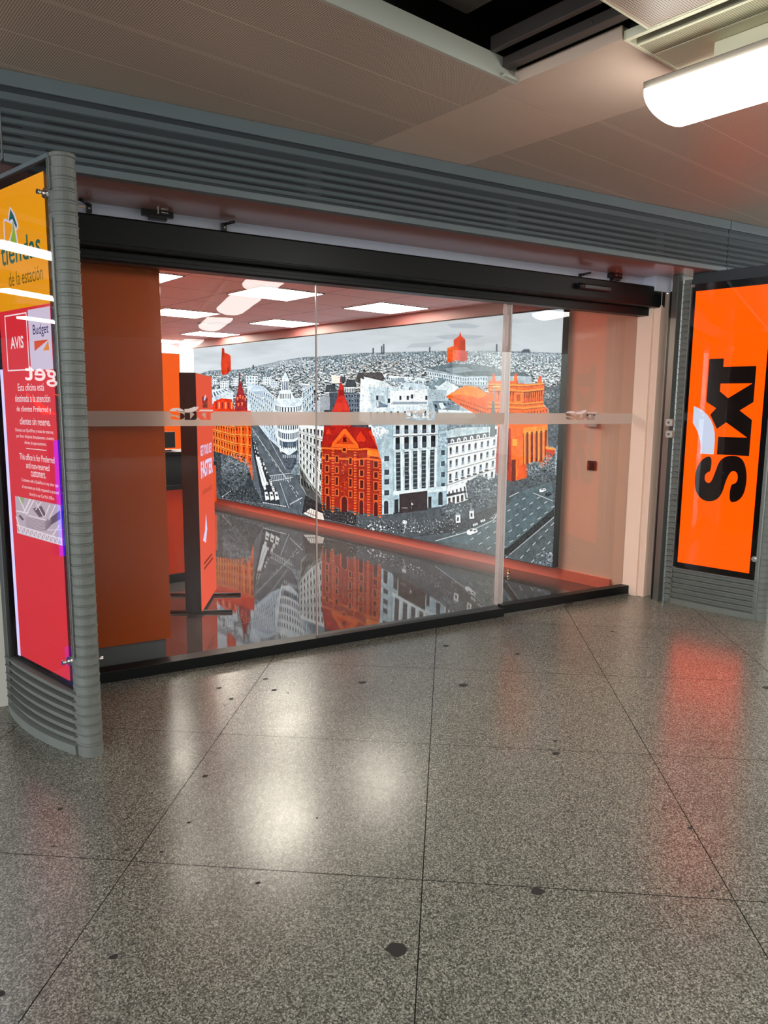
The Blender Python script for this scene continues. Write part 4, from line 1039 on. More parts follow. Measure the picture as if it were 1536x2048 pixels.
# luminaires: curved diffuser under a shallow housing
def luminaire(u0, u1, v1, length, label, z=2.865, dep=.085):
    c = cfr((u0 + u1) / 2, v1 - length / 2, z)
    t = thing('linear_ceiling_light', c, label, 'ceiling light', 'long ceiling lights')
    n = 22; cu, ru = (u0 + u1) / 2, (u1 - u0) / 2
    prof = [(cu + ru * math.cos(a), z - dep * math.sin(a) ** .8) for a in np.linspace(math.pi, 0, n)]
    b = MB(); vs = []
    for v in (v1 - length, v1):
        vs += [cfr(p[0], v, p[1]) for p in prof]
    fs = [(i, i + 1, n + i + 1, n + i) for i in range(n - 1)] + [tuple(range(n)), tuple(range(n, 2 * n)), (0, n, 2 * n - 1, n - 1)]
    b.add(vs, fs); b.sm = [True] * (n - 1) + [False] * 3
    b.build('diffuser', M['lamp'], t)
    h = MB(); h.box(u0 + .012, u1 - .03, v1 - length - .012, v1 + .012, z + .001, z + .035, cfr)
    h.build('housing', M['housing'], t, bevel=.004)
    h = MB(); h.box(u0 + .16, u1 - .12, v1 - length + .2, v1 - .2, z + .035, ZC - .001, cfr); h.build('mounting', M['cream'], t)
    return t
L1 = luminaire(2.825, 3.20, 1.765, 1.30, 'long white glowing ceiling light hanging at the top right')
du = lambda u, v: (UV[0] * u + VV[0] * v, UV[1] * u + VV[1] * v, 0)
for (a, c) in [(0, -2.2), (0, -4.6), (0, -8.6), (-4.0, -.9), (-4.0, -3.0), (-4.0, -5.1), (-8.0, -.9), (-8.0, -3.0), (4.1, -.9), (6.5, -2.8), (8.3, -6.2)]:
    dup(L1, du(a, c), 'long ceiling light further back along the concourse, behind the viewer')
for q, (x, y) in enumerate([(-2.05, 6.1), (-3.9, 8.15), (-6.0, 10.2)]):
    t = thing('strip_light', (x, y, 2.85), ['nearest', 'middle', 'farthest'][q] + ' white ceiling strip light of the shop next door, mirrored in the left sign panel', 'ceiling light', 'strip lights next door')
    b = MB(); b.box(x - .55 - .1 * q, x + .42, y - .09, y + .09, 2.82, 2.85); b.build('diffuser', emit('strip_diffuser', (255, 255, 255), 14.), t)
    b = MB(); b.box(x - .57 - .1 * q, x + .44, y - .11, y + .11, 2.85, 2.90); b.build('housing', M['housing'], t)

# ------------------------------------------------------------------ louvered grille above the shopfront
def louver(x0, x1, label):
    t = thing('louvre_grille', ((x0 + x1) / 2, YL, ZS), label, 'louvre grille', 'louvre grille sections')
    y = YL
    b = MB(); b.box(x0, x1, y + .006, y + .05, ZS, ZC - .002); b.build('backing', M['louver_dark'], t)
    b = MB(); b.box(x0, x1, y - .012, y + .004, 2.955, ZC - .001); b.build('top_trim', M['louver'], t, bevel=.002)
    b = MB(); b.box(x0, x1, y - .006, y + .05, ZS - .004, ZS + .030); b.build('bottom_trim', M['louver'], t, bevel=.002)
    b = MB()
    zs = [2.898, 2.846, 2.806, 2.766, 2.726, 2.690]
    for k, z in enumerate(zs):
        hgt = .040 if k == 0 else .024
        # slanted slat
        b.add([(x0, y - .008, z), (x1, y - .008, z), (x1, y + .008, z + hgt), (x0, y + .008, z + hgt), (x0, y + .012, z - .004), (x1, y + .012, z - .004)],
              [(0, 1, 2, 3), (0, 4, 5, 1), (3, 2, 5, 4), (0, 3, 4), (1, 5, 2)])
    b.build('slats', M['louver'], t)
    b = MB(); seg = 1.36
    for k, z in enumerate(zs[1:-1]):
        x = x0 + .25
        s = math.floor((x0 - .37) / seg) * seg + .37
        while s < x1:
            a, c = max(x0, s + .045), min(x1, s + seg - .045)
            if c > a: b.box(a, c, y + .0035, y + .0062, z - .0125, z - .0065)
            s += seg
    b.build('slots', M['slot'], t)
    return t
louver(-3.2, .235, 'slatted grey louvre section at the far left above the sign panel')
louver(.243, 5.20, 'long slatted grey louvre above the glass shopfront')
louver(5.208, 9.5, 'slatted grey louvre section at the right, past the seam')
# soffit between louver and header
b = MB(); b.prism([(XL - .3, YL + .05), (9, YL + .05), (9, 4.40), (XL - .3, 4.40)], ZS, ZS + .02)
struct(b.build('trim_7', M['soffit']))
b = MB(); b.box(-3, XL - .3, YL + .05, 4.5, ZS, ZS + .02); struct(b.build('trim_8', M['louver_dark']))

# ------------------------------------------------------------------ header strip, door operator
b = MB(); b.box(.12, 5.10, 4.33, 4.42, 2.50, ZS + .001); struct(b.build('trim_9', M['strip']))
b = MB(); b.box(4.90, 5.075, 4.20, 4.33, 2.527, ZS + .001); struct(b.build('trim_13', M['strip']))
op = thing('door_operator', (2.7, 4.25, 2.345), 'long black sliding door operator box over the glass front', 'door operator')
b = MB()
prof = [(4.42, 2.405), (4.236, 2.405), (4.226, 2.409), (4.222, 2.42), (4.222, 2.424), (4.219, 2.426), (4.219, 2.556), (4.224, 2.564), (4.235, 2.568), (4.42, 2.568)]
n = len(prof); vs = [(x, p[0], p[1]) for x in (.30, 5.035) for p in prof]
b.add(vs, [tuple(range(n)), tuple(range(n, 2 * n))] + [(i, (i + 1) % n, n + (i + 1) % n, n + i) for i in range(n)])
b.build('housing', M['black'], op)
b = MB(); b.box(.30, 4.965, 4.30, 4.40, 2.345, 2.405); b.build('lower_rail', M['black'], op, bevel=.003)
b = MB(); b.box(.30, 3.52, 4.275, 4.30, 2.352, 2.372); b.build('cover_lip', M['black'], op, bevel=.002)
b = MB(); b.box(5.035, 5.041, 4.225, 4.42, 2.41, 2.562); b.build('end_cap', M['blackplastic'], op)
# presence sensor on it
sn = thing('presence_sensor', (4.27, 4.20, 2.49), 'small black motion sensor on the door operator', 'sensor')
def at_y(x, y, Y): return on_plane(x, y, (0, Y, 0), (0, 1, 0))
pa, pb = at_y(1153, 592, 4.2), at_y(1219, 588, 4.2)
b = MB(); b.box(pa[0] + .05, pb[0], 4.178, 4.22, 2.475, 2.512); b.build('body', M['blackplastic'], sn, bevel=.008)
b = MB(); b.tube((pa[0] + .01, 4.195, 2.495), (pa[0] + .06, 4.195, 2.495), .022, 18); b.build('lens', M['blackplastic'], sn)
b = MB(); f2 = frame((pb[0] - .11, 4.177, 2.495), (1, 0, 0), (0, 0, 1), (0, -1, 0))
put_text(b, 'record', f2, 0, -.003, .05, .009); b.build('lettering', emit('grey_print', (120, 124, 126), .6), sn)

# small hardware on the pale strip
def latch(px, py, label, flip=1, big=False):
    c = at_y(px, py, 4.31)
    t = thing('bracket_latch', c, label, 'bracket', 'small black brackets on the header')
    b = MB(); b.box(c[0] - .014, c[0] + .014, 4.300, 4.331, c[2] - .024, c[2] + .022); b.build('plate', M['blackplastic'], t, bevel=.003)
    b = MB(); b.tube((c[0], 4.300, c[2] + .014), (c[0] - .05 * flip, 4.262, c[2] + .026), .008, 12); b.build('lever', M['blackplastic'], t)
    b = MB(); b.tube((c[0], 4.302, c[2] - .004), (c[0], 4.296, c[2] - .004), .005, 10); b.build('screw', M['chrome'], t)
latch(178, 416, 'black bracket on the header next to the left ribbed post', 1)
latch(448, 454, 'black bracket on the header right of the left box switch', -1)
latch(1163, 553, 'black bracket on the header above the motion sensor', -1)
latch(1300, 573, 'black bracket on the header in the right corner', -1)
def boxsw(px, py, label, w=.15):
    c = at_y(px, py, 4.31); t = thing('contact_switch', c, label, 'switch', 'black contact switches on the header')
    b = MB(); b.box(c[0] - w / 2, c[0] + w / 2, 4.295, 4.331, c[2] - .016, c[2] + .022); b.build('body', M['blackplastic'], t, bevel=.003)
    b = MB(); b.box(c[0] - w * .28, c[0] + w * .28, 4.285, 4.331, c[2] - .034, c[2] - .010); b.build('cover', M['blackplastic'], t, bevel=.003)
    b = MB(); b.box(c[0] - .005, c[0] + .004, 4.290, 4.296, c[2] - .002, c[2] + .016); b.box(c[0] + .016, c[0] + .055, 4.292, 4.2965, c[2] + .004, c[2] + .010); b.build('terminal', M['chrome'], t)
boxsw(315, 428, 'black contact switch on the header above the orange column', .17)
boxsw(1230, 553, 'black contact switch on the header near the right corner', .13)
b = MB(); c = at_y(1328, 577, 4.31); b.box(c[0] - .05, c[0] + .05, 4.30, 4.331, c[2] - .012, c[2] + .016)
tag(b.build('cable_clip', M['blackplastic'], bevel=.002), 'flat black clip at the right end of the header strip', 'clip')

# ------------------------------------------------------------------ sill, glass front, sliding door
b = MB(); b.box(.12, 3.55, SILL_F, 4.41, 0, .066); b.box(3.55, 5.035, SILL_F + .028, 4.41, .012, .080)
struct(b.build('trim_10', M['black'], bevel=.003))
b = MB(); b.box(3.56, 4.20, SILL_F + .022, SILL_F + .03, .001, .013); b.box(4.29, 5.03, SILL_F + .022, SILL_F + .03, .001, .013)
struct(b.build('trim_11', M['steel']))
win = thing('window_1', (1.8, GY, .066), None, None); struct(win)
for a, c in ((.30, 1.993), (2.0, 3.575)):
    b = MB(); b.add([(a, GY, .066), (c, GY, .066), (c, GY, 2.35), (a, GY, 2.35)], [(0, 1, 2, 3)]); b.build('pane', M['glass'], win)
b = MB(); b.box(1.9925, 2.0005, GY - .005, GY + .005, .066, 2.35); b.build('seam', M['edge'], win)
door = thing('door_1', (4.3, GY + .04, .08), None, None); struct(door)
DY = GY + .035
b = MB(); b.add([(3.545, DY, .08), (4.972, DY, .08), (4.972, DY, 2.35), (3.545, DY, 2.35)], [(0, 1, 2, 3)]); b.build('pane', M['glass'], door)
prof_m = principled('clear_door_profile', (214, 198, 198), .12, spec=.8)
b = MB(); b.box(3.528, 3.536, DY - .02, DY + .012, .078, 2.352); b.box(3.580, 3.588, DY - .02, DY + .012, .078, 2.352); b.build('edge_profile', prof_m, door, bevel=.001)
b = MB(); b.box(3.536, 3.580, DY - .012, DY + .008, .078, 2.352); b.build('edge_strip', film_mat('clear_strip', .45, (226, 206, 204)), door)
b = MB(); b.box(4.968, 4.978, DY - .008, DY + .008, .08, 2.35); b.build('edge_profile', M['edge'], door)

# frosted band with the logo: upper part printed, lower part cut out
ZB0, ZB1 = 1.468, 1.553
def band(x0, x1, y, logos, parent):
    fr = frame((0, y, 0), (1, 0, 0), (0, 0, 1), (0, -1, 0))
    cut = [[(x0, ZB0), (x1, ZB0), (x1, ZB1), (x0, ZB1)]]
    up = []
    for lx, lw, l0, lh in logos:
        L, arc = logo(lx, l0, lw, lh)
        cut += L; up.append((L, arc))
    b = MB(); b2 = MB()
    # the part of each letter above the band is dropped by the clip; even-odd leaves the letters open inside it
    for q in slabs(cut, ZB0, ZB1):
        b.add([fr(p[0], p[1], 0) for p in q], [(0, 1, 2, 3)])
    for L, arc in up:
        for q in slabs(L, ZB1, ZB1 + 1): b2.add([fr(p[0], p[1], 0) for p in q], [(0, 1, 2, 3)])
        for q in slabs([arc], ZB1 - .02, ZB1 + 1): b2.add([fr(p[0], p[1], .0002) for p in q], [(0, 1, 2, 3)])
    b2.build('lettering', M['film_white'], parent)
    o = b.build('frosted_band', M['film'], parent); o['label'] = 'frosted beige film band with cut-out lettering'
    return o
la, lb = at_y(339, 835, GY), at_y(426, 835, GY); lc, ld = at_y(811, 838, GY), at_y(872, 838, GY)
band(.30, 3.53, GY - .003, [(la[0], lb[0] - la[0], 1.503, .077), (lc[0], ld[0] - lc[0], 1.500, .077)], win)
le, lf = at_y(1130, 840, DY), at_y(1192, 840, DY)
band(3.59, 4.966, DY - .003, [(le[0], lf[0] - le[0], 1.500, .077)], door)

# ------------------------------------------------------------------ ribbed posts and sign panels
def ribbed_post(parent, base, fwd, side, w, dep, z0, z1, pitch=.0462, name='ribbed_post'):
    fwd, side = np.array([*fwd, 0.]), np.array([*side, 0.])
    n = 14; arc = [(math.cos(a) * w / 2, math.sin(a) ** .9 * dep) for a in np.linspace(math.pi, 0, n)]
    arc = [(-w / 2, -.035)] + arc + [(w / 2, -.035)]
    lv = []
    z = z0
    lv += [(z0, 1.06), (z0 + .05, 1.06), (z0 + .0501, .90)]
    z = z0 + .056
    while z < z1 - .07:
        lv += [(z, .90), (z + .005, .91), (z + .009, .985), (z + pitch * .84, 1.0), (z + pitch * .89, 1.055), (z + pitch * .98, 1.06)]
        z += pitch
    lv += [(z, .92), (z1 - .018, .95), (z1 - .016, 1.07), (z1 - .004, 1.07), (z1, 1.0)]
    vs = []; k = len(arc)
    for z, s in lv:
        for i, (a, c) in enumerate(arc):
            cc = c * s if c > 0 else c
            aa = a * (1 + (s - 1) * (.55 if c > 0 else .2))
            p = np.array([*base, 0.]) + side * aa + fwd * cc; vs.append((p[0], p[1], z))
    fs = [tuple(range(k))[::-1], tuple(range(len(vs) - k, len(vs)))]
    for j in range(len(lv) - 1):
        for i in range(k):
            fs.append((j * k + i, j * k + (i + 1) % k, (j + 1) * k + (i + 1) % k, (j + 1) * k + i))
    b = MB(); b.add(vs, fs)
    return b.build(name, M['rib'], parent)

def ribbed_base(parent, fr, x0, x1, z1, bow, rows=6):
    """bowed cladding with horizontal ribs: fr(along, out, z)"""
    b = MB(); n = 18
    prof = [(0, .012), (.045, .016)]
    h = (z1 - .05) / rows
    for k in range(rows):
        z = .05 + k * h
        prof += [(z, -.019), (z + h * .13, -.019), (z + h * .17, -.003), (z + h * .72, .002), (z + h * .80, .004), (z + h * .86, .019), (z + h * .99, .019)]
    prof += [(z1, .004), (z1, -.03), (0, -.03)]
    vs = []
    for i in range(n + 1):
        s = i / n; a = x0 + (x1 - x0) * s
        for z, o_ in prof:
            f_ = 1 - .75 * max(0, z) / z1
            vs.append(fr(a, o_ + (bow * math.sin(math.pi * s) ** .8 * f_ if o_ > -.025 else 0), z))
    k = len(prof); fs = [tuple(range(k)), tuple(range(n * k, n * k + k))]
    for i in range(n):
        for j in range(k): fs.append((i * k + j, i * k + (j + 1) % k, (i + 1) * k + (j + 1) % k, (i + 1) * k + j))
    b.add(vs, fs)
    return b.build('ribbed_base', M['rib'], parent)
def clamp(parent, fr, a, z, out=.035):
    b = MB(); b.tube(fr(a, -.004, z), fr(a, .006, z), .022, 20); b.tube(fr(a, .006, z), fr(a, out, z), .0085, 14); b.tube(fr(a, out - .008, z), fr(a, out + .002, z), .0105, 14)
    b.box(a - .0, a + .03, -.002, .004, z - .012, z + .012, fr)
    return b.build('glass_clamp', M['chrome'], parent)
def quad_fr(fr, d): return lambda x, y, z: fr(x, d + z, y)     # (along, height, lift off the panel)

# ---- left panel
dL = np.array([-.327, .945]); nLo = np.array([-.945, -.327])
PLo = np.array([.387, 3.445])
frL = frame((*PLo, 0), (*dL, 0), (*nLo, 0))                  # along (away), outwards, z
pl = thing('sign_panel', (.28, 3.8, 0), 'left sign panel with amber and crimson backlit poster on a ribbed grey stand', 'sign panel', 'backlit sign panels')
bpost = PLo + np.array([.048, .008])
ribbed_post(pl, bpost, -dL * 1.0, -nLo, .100, .062, 0, 2.605)
ribbed_base(pl, frL, 0.01, .735, .30, .045)
b = MB(); b.box(.0, .74, -.075, -.035, 0.0, 2.60, frL); b.build('back_plate', M['louver_dark'], pl)
b = MB(); b.box(.008, .72, -.012, -.006, .285, 2.585, frL); b.build('black_border', M['border'], pl)
b = MB(); b.box(-.005, .74, -.07, .010, 2.585, 2.603, frL); b.build('top_cap', M['louver'], pl, bevel=.002)
b = MB(); b.box(.70, .745, -.07, .012, 0, 2.60, frL); b.build('end_channel', M['steel'], pl, bevel=.002)
b = MB(); b.box(-.012, .004, -.002, .010, .46, 2.35, frL); b.box(-.012, .004, -.002, .010, 2.46, 2.59, frL); b.build('edge_trim', M['steel'], pl, bevel=.002)
fq = quad_fr(frL, -.0055)
A0, A1 = .070, .590
ZY = 2.015
b = MB(); b.box(A0, A1, -.006, -.004, ZY, 2.547, frL); yp = b.build('poster_top', M['yellow'], pl); yp['label'] = 'amber backlit poster'
b = MB(); b.box(A0, A1, -.006, -.004, .335, ZY, frL); rp = b.build('poster_bottom', M['red'], pl); rp['label'] = 'crimson backlit poster'
b = MB(); b.box(A1 + .004, A1 + .03, -.006, -.003, .33, 1.75, frL); b.build('light_edge', M['tube'], pl)
fl_ = lambda x, y, z: frL(A1 + (A0 - A1) * x, -.0038 + z, y)   # x 0..1 from the far (left) to the near (right) side
Lp = lambda px, py: (lambda w: ((A1 - ((w[:2] - PLo) @ dL)) / (A1 - A0), w[2]))(on_plane(px, py, (*PLo, 0), (*nLo, 0)))
def lpoly(b, pts, sm=0, t=.0006):
    P = [Lp(*p) for p in pts]
    if sm: P = smooth_poly(P, sm)
    return flat(b, [P], fl_, t)
# leaf emblem
C1 = lambda L: [(x / 6.4, 280 + y / 6.4) for x, y in L]
b = MB(); lpoly(b, C1([(120, 850), (170, 930), (225, 1080), (220, 1130), (195, 1160), (225, 1340), (205, 1360), (115, 1300), (88, 1370), (65, 1370), (40, 1260), (32, 1020), (60, 1000), (90, 1030), (105, 900)])); b.build('emblem_outline', M['lilac'], yp)
b = MB(); lpoly(b, C1([(122, 882), (165, 960), (208, 1090), (200, 1130), (170, 1060), (150, 1005), (105, 1035)]), t=.0009); b.build('emblem_leaf', M['green'], yp)
b = MB(); lpoly(b, C1([(150, 1040), (165, 1060), (205, 1320), (190, 1335), (125, 1290), (155, 1150)]), t=.0009); b.build('emblem_leaf', M['lime'], yp)
b = MB(); lpoly(b, C1([(46, 1030), (140, 1075), (150, 1140), (82, 1350), (58, 1330)]), t=.0009); b.build('emblem_leaf', M['yellow'], yp)
def ltext(s, p_bl, p_tr, mat, parent, bold=0., name='lettering'):
    (x0, z0), (x1, z1) = Lp(*p_bl), Lp(*p_tr)
    b = MB(); put_text(b, s, fl_, x0, z0, x1 - x0, z1 - z0, bold, .001); return b.build(name, mat, parent)
def ltextz(s, x0, x1, z0, z1, mat, parent, bold=0.):
    b = MB(); put_text(b, s, fl_, x0, z0, x1 - x0, z1 - z0, bold, .001); return b.build('lettering', mat, parent)
x1_ = Lp(80, 500)[0]; z0_, z1_ = 2.215, 2.300
ltextz('tiendas', .12, x1_, z0_, z1_ + .02, M['green'], yp, .01)
ltextz('de la estación', Lp(16, 555)[0], Lp(84, 545)[0], 2.118, 2.180, M['olive'], yp)
# hire-company posters
zt, zb = 1.995, 1.740
xa0, xa1, xb0, xb1 = Lp(8, 640)[0], Lp(51, 625)[0], Lp(54, 625)[0], 1.0
b = MB(); w_ = .006
for q in ((xa0, xa1, zt - .006, zt), (xa0, xa1, zb, zb + .006), (xa0, xa0 + w_ * 2, zb, zt), (xa1 - w_ * 2, xa1, zb, zt)):
    flat(b, [[(q[0], q[2]), (q[1], q[2]), (q[1], q[3]), (q[0], q[3])]], fl_, .0008)
b.build('white_outline', M['whiteprint'], rp)
ltextz('AVIS', Lp(20, 690)[0], Lp(46, 690)[0], 1.840, 1.895, M['whiteprint'], rp, .02)
b = MB(); flat(b, [[(xb0, zb), (xb1, zb), (xb1, zt + .008), (xb0, zt + .008)]], fl_, .0006); b.build('white_field', M['lilac'], rp)
ltextz('Budget', Lp(65, 670)[0], Lp(96, 670)[0], 1.880, 1.935, M['navy'], rp, .005)
b = MB(); lpoly(b, [(67, 682), (95, 679), (68, 702)], t=.001); b.build('logo_wedge', M['brandred'], rp)
b = MB(); lpoly(b, [(95, 681), (97, 700), (85, 701)], t=.001); b.build('logo_wedge', M['brandorange'], rp)
for s, xa, xb, z, h in [('Esta oficina está', 36, 88, 1.648, .034), ('destinada a la atención', 29, 99, 1.598, .034), ('de clientes Preferred y', 31, 100, 1.546, .034), ('clientes sin reserva.', 36, 97, 1.494, .034)]:
    xm = Lp(xa, 800)[0]; xn = Lp(xb, 800)[0]; ltextz(s, xm, xn, z, z + h, M['whiteprint'], rp, .004)
for s, xa, xb, z, h in [('Clientes con QuickPass y resto de reservas,', 29, 108, 1.456, .020), ('por favor diríjanse directamente a nuestra', 31, 108, 1.428, .020), ('oficina de aparcamiento.', 46, 92, 1.400, .020),
                        ('Customers with a QuickPass or any other type', 36, 113, 1.222, .020), ('of reservation are kindly requested to proceed', 36, 114, 1.190, .020), ('directly to our Car Park Office.', 50, 102, 1.160, .020)]:
    xm = Lp(xa, 860)[0]; xn = min(.985, Lp(xb, 900)[0]); ltextz(s, xm, xn, z, z + h, M['whiteprint'], rp)
for s, xa, xb, z in [('This office is for Preferred', 37, 107, 1.330), ('and non-reserved', 49, 96, 1.292), ('customers.', 58, 88, 1.256)]:
    ltextz(s, Lp(xa, 900)[0], Lp(xb, 910)[0], z, z + .030, M['whiteprint'], rp, .005)
b = MB(); flat(b, [[(Lp(50, 875)[0], 1.383), (Lp(90, 878)[0], 1.383), (Lp(90, 878)[0], 1.386), (Lp(50, 875)[0], 1.386)]], fl_); b.build('divider', M['whiteprint'], rp)
# small street map
m0, m1, mz0, mz1 = .10, 1.0, .965, 1.148
def mp(L): return [(m0 + (m1 - m0) * x / 100, mz1 - (mz1 - mz0) * y / 100) for x, y in L]
b = MB(); flat(b, [mp([(0, 0), (100, 0), (100, 100), (0, 100)])], fl_, .0006); b.build('map_field', M['mapgrey'], rp)
b = MB(); flat(b, [mp([(9, 0), (22, 0), (18, 16), (13, 12)])], fl_, .0009); b.build('map_park', M['mapgreen'], rp)
b = MB()
def mline(p, q, w):
    d = math.hypot(q[0] - p[0], q[1] - p[1]) or 1; nx, ny = -(q[1] - p[1]) / d * w, (q[0] - p[0]) / d * w
    flat(b, [mp([(p[0] + nx, p[1] + ny), (q[0] + nx, q[1] + ny), (q[0] - nx, q[1] - ny), (p[0] - nx, p[1] - ny)])], fl_, .0010)
for p, q, w in [((9, 0), (22, 36), 1.2), ((36, 0), (18, 42), 1.6), ((44, 0), (24, 44), 1.2), ((0, 40), (30, 38), 1.6), ((48, 6), (64, 40), .9), ((60, 2), (46, 26), .8), ((78, 4), (66, 38), .9), ((90, 2), (74, 44), .9),
                ((0, 55), (8, 90), 1.4), ((0, 78), (100, 84), 1.6), ((0, 96), (100, 98), 1.2), ((96, 50), (80, 82), 1.), ((70, 70), (100, 60), .9), ((30, 44), (70, 46), 1.2)]: mline(p, q, w)
for k in range(11): mline((4 + k * 9, 80), (9 + k * 9, 97), .8); mline((13 + k * 9 if k < 10 else 99, 80), (9 + k * 9, 97), .8)
b.build('map_street', M['mapwhite'], rp)
b = MB()
for k in range(9):
    y = 48 + k * 3.2
    for p, q, w in [((22, y + 3), (54, y + 2), .35), ((54, y + 2), (66, y + 1 - k * .3), .4), ((66, y + 1 - k * .3), (80, 36 + k * 2), .5), ((80, 36 + k * 2), (99, 14 + k * 2.4), .7)]: mline(p, q, w)
mline((8, 50), (16, 60), 3.2)
b.build('map_rail', M['mapdark'], rp)
b = MB(); flat(b, [mp([(40, 24), (60, 12), (70, 34), (54, 42)])], fl_, .0008); b.build('map_block', M['mapdark'], rp)
g_ = MB(); g_.add([frL(.006, .002, .285), frL(.70, .002, .285), frL(.70, .002, 2.585), frL(.006, .002, 2.585)], [(0, 1, 2, 3)]); g_.build('glass', M['panel_glass'], pl)
clamp(pl, frL, .045, 2.455); clamp(pl, frL, .045, .438)
# brackets showing past the post on the shop side
b = MB(); q0, q1 = at_y(148, 325, 3.47), at_y(158, 400, 3.47)
b.box(.478, .486, 3.455, 3.475, 2.42, 2.575); b.box(.478, .520, 3.46, 3.468, 2.412, 2.42); b.build('back_bracket', M['chrome'], pl)
b = MB(); b.tube((.478, 3.462, .437), (.508, 3.462, .437), .008, 12); b.build('bolt', M['chrome'], pl)

# ---- right panel
nR = np.array([-.968, -.25]); dR = np.array([.25, -.968])        # along: from far end to near end
PR0 = np.array([5.020, 4.046])
frR = frame((*PR0, 0), (*dR, 0), (*nR, 0))
pr = thing('sign_panel', (5.12, 3.7, 0), 'right sign panel glowing orange with a large vertical black logo', 'sign panel', 'backlit sign panels')
Rp = lambda px, py: (lambda w: ((w[:2] - PR0) @ dR, w[2]))(on_plane(px, py, (*PR0, 0), (*nR, 0)))
LB = Rp(1512, 1162)[0] + .012
ribbed_base(pr, frR, .075, LB, .305, .012)
b = MB(); b.box(.07, LB + .04, -.075, -.02, 0, ZS - .001, frR); b.build('back_plate', M['louver_dark'], pr)
b = MB(); b.box(.072, LB, -.014, -.006, .30, 2.56, frR); b.build('black_border', M['border'], pr)
b = MB(); b.box(.066, .075, -.02, .010, 0, 2.56, frR); b.box(LB - .002, LB + .010, -.02, .012, 0, 2.60, frR); b.build('edge_trim', M['steel'], pr, bevel=.001)
b = MB()
for k in range(56):
    z = .03 + k * .0462
    if z < 2.57: b.box(.012, .064, -.02, .002, z, z + .034, frR); b.box(.012, .064, -.02, .016, z + .034, z + .041, frR)
b.box(.010, .066, -.03, -.016, 0, 2.60, frR)
b.build('ribbed_strip', M['rib'], pr)
ribbed_post(pr, PR0 + dR * (LB + .012) + nR * (-.045), dR, nR, .100, .062, 0, 2.605)
O0, O1 = Rp(1354.6, 1124.5)[0], Rp(1497.6, 1146)[0]
OZ0, OZ1 = .352, 2.503
b = MB(); b.box(O0, O1, -.006, -.004, OZ0, OZ1, frR); sp = b.build('poster', M['sign_orange'], pr); sp['label'] = 'orange backlit poster'
fs_ = lambda x, y, z: frR(x, -.004 + z, y)
# the logo, reading upwards: text x runs up the panel, text y towards the far edge
def turned(P, z0, z1, a0, a1):
    return [(a0 + (a1 - a0) * (y - 210) / 380, z0 + (z1 - z0) * (x - 205) / 960) for x, y in P]
za, zb_ = Rp(1430, 1005)[1], Rp(1440, 717)[1]
aa, ab = Rp(1385, 850)[0], Rp(1503, 850)[0]
T = lambda P: turned(P, za, zb_, aa, ab)
b = MB(); flat(b, [T(smooth_poly(_S, 2)), T(_IXT), T(_HOLE)], fs_, .0015); b.build('lettering', M['sign_black'], sp)
b = MB(); flat(b, [T(_ARC)], fs_, .0015); b.build('logo_arc', M['sign_white'], sp)
b = MB(); b.add([frR(.073, .002, .30), frR(LB, .002, .30), frR(LB, .002, 2.56), frR(.073, .002, 2.56)], [(0, 1, 2, 3)]); b.build('glass', M['panel_glass'], pr)
clamp(pr, frR, LB - .035, .470, .02)
b = MB(); b.box(.068, .10, 0, .006, 2.535, 2.555, frR); b.build('corner_clip', M['chrome'], pr)
b = MB(); b.box(.068, .10, 0, .006, .298, .312, frR); b.build('corner_clip', M['chrome'], pr)

# shutter guide rail between wall and right panel
gr = thing('shutter_guide_rail', (5.02, 4.12, 0), 'vertical grey and black shutter guide rail beside the right sign panel', 'guide rail')
b = MB(); b.box(4.985, 5.06, 4.064, 4.115, 0, ZS - .001); b.build('rail', M['steel'], gr, bevel=.003)
b = MB(); b.box(4.995, 5.06, 4.115, 4.145, 0, 2.52); b.build('brush_strip', M['blackplastic'], gr)
b = MB(); b.box(4.992, 4.998, 4.140, 4.148, 0, 2.52); b.box(4.975, 5.03, 4.052, 4.064, 0, ZS - .001); b.build('lip', M['steel'], gr, bevel=.001)
# key switches on the rail side
for i, (py, lab) in enumerate([(845, 'upper pale key switch box beside the orange sign'), (868, 'lower pale key switch box beside the orange sign')]):
    w = on_plane(1343, py, (*PR0, 0), (*nR, 0)); s_ = (w[:2] - PR0) @ dR
    t = thing('key_switch', frR(s_, 0, w[2] - .03), lab, 'key switch', 'key switches by the orange sign')
    b = MB(); b.box(s_ - .028, s_ + .028, .004, .052, w[2] - .028, w[2] + .028, frR); b.build('box', M['keybox'], t, bevel=.004)
    b = MB(); b.tube(frR(s_, .052, w[2]), frR(s_, .060, w[2]), .010, 16); b.build('key_cylinder', M['steel'], t)
    for a in (-1, 1):
        for c in (-1, 1):
            b = MB(); b.tube(frR(s_ + a * .021, .052, w[2] + c * .021), frR(s_ + a * .021, .0535, w[2] + c * .021), .003, 8); b.build('screw', M['steel'], t)

# ------------------------------------------------------------------ office interior
# orange column behind the glass
cl = thing('orange_column', (.7, 4.6, 0), 'tall glossy orange column on a grey plinth behind the glass', 'column')
b = MB(); b.box(.18, 1.066, 4.50, 4.60, .150, 2.598); b.build('cladding', M['orange'], cl, bevel=.002)
b = MB(); b.box(.20, 1.042, 4.545, 4.60, 0, .150); b.build('plinth', M['plinth'], cl)

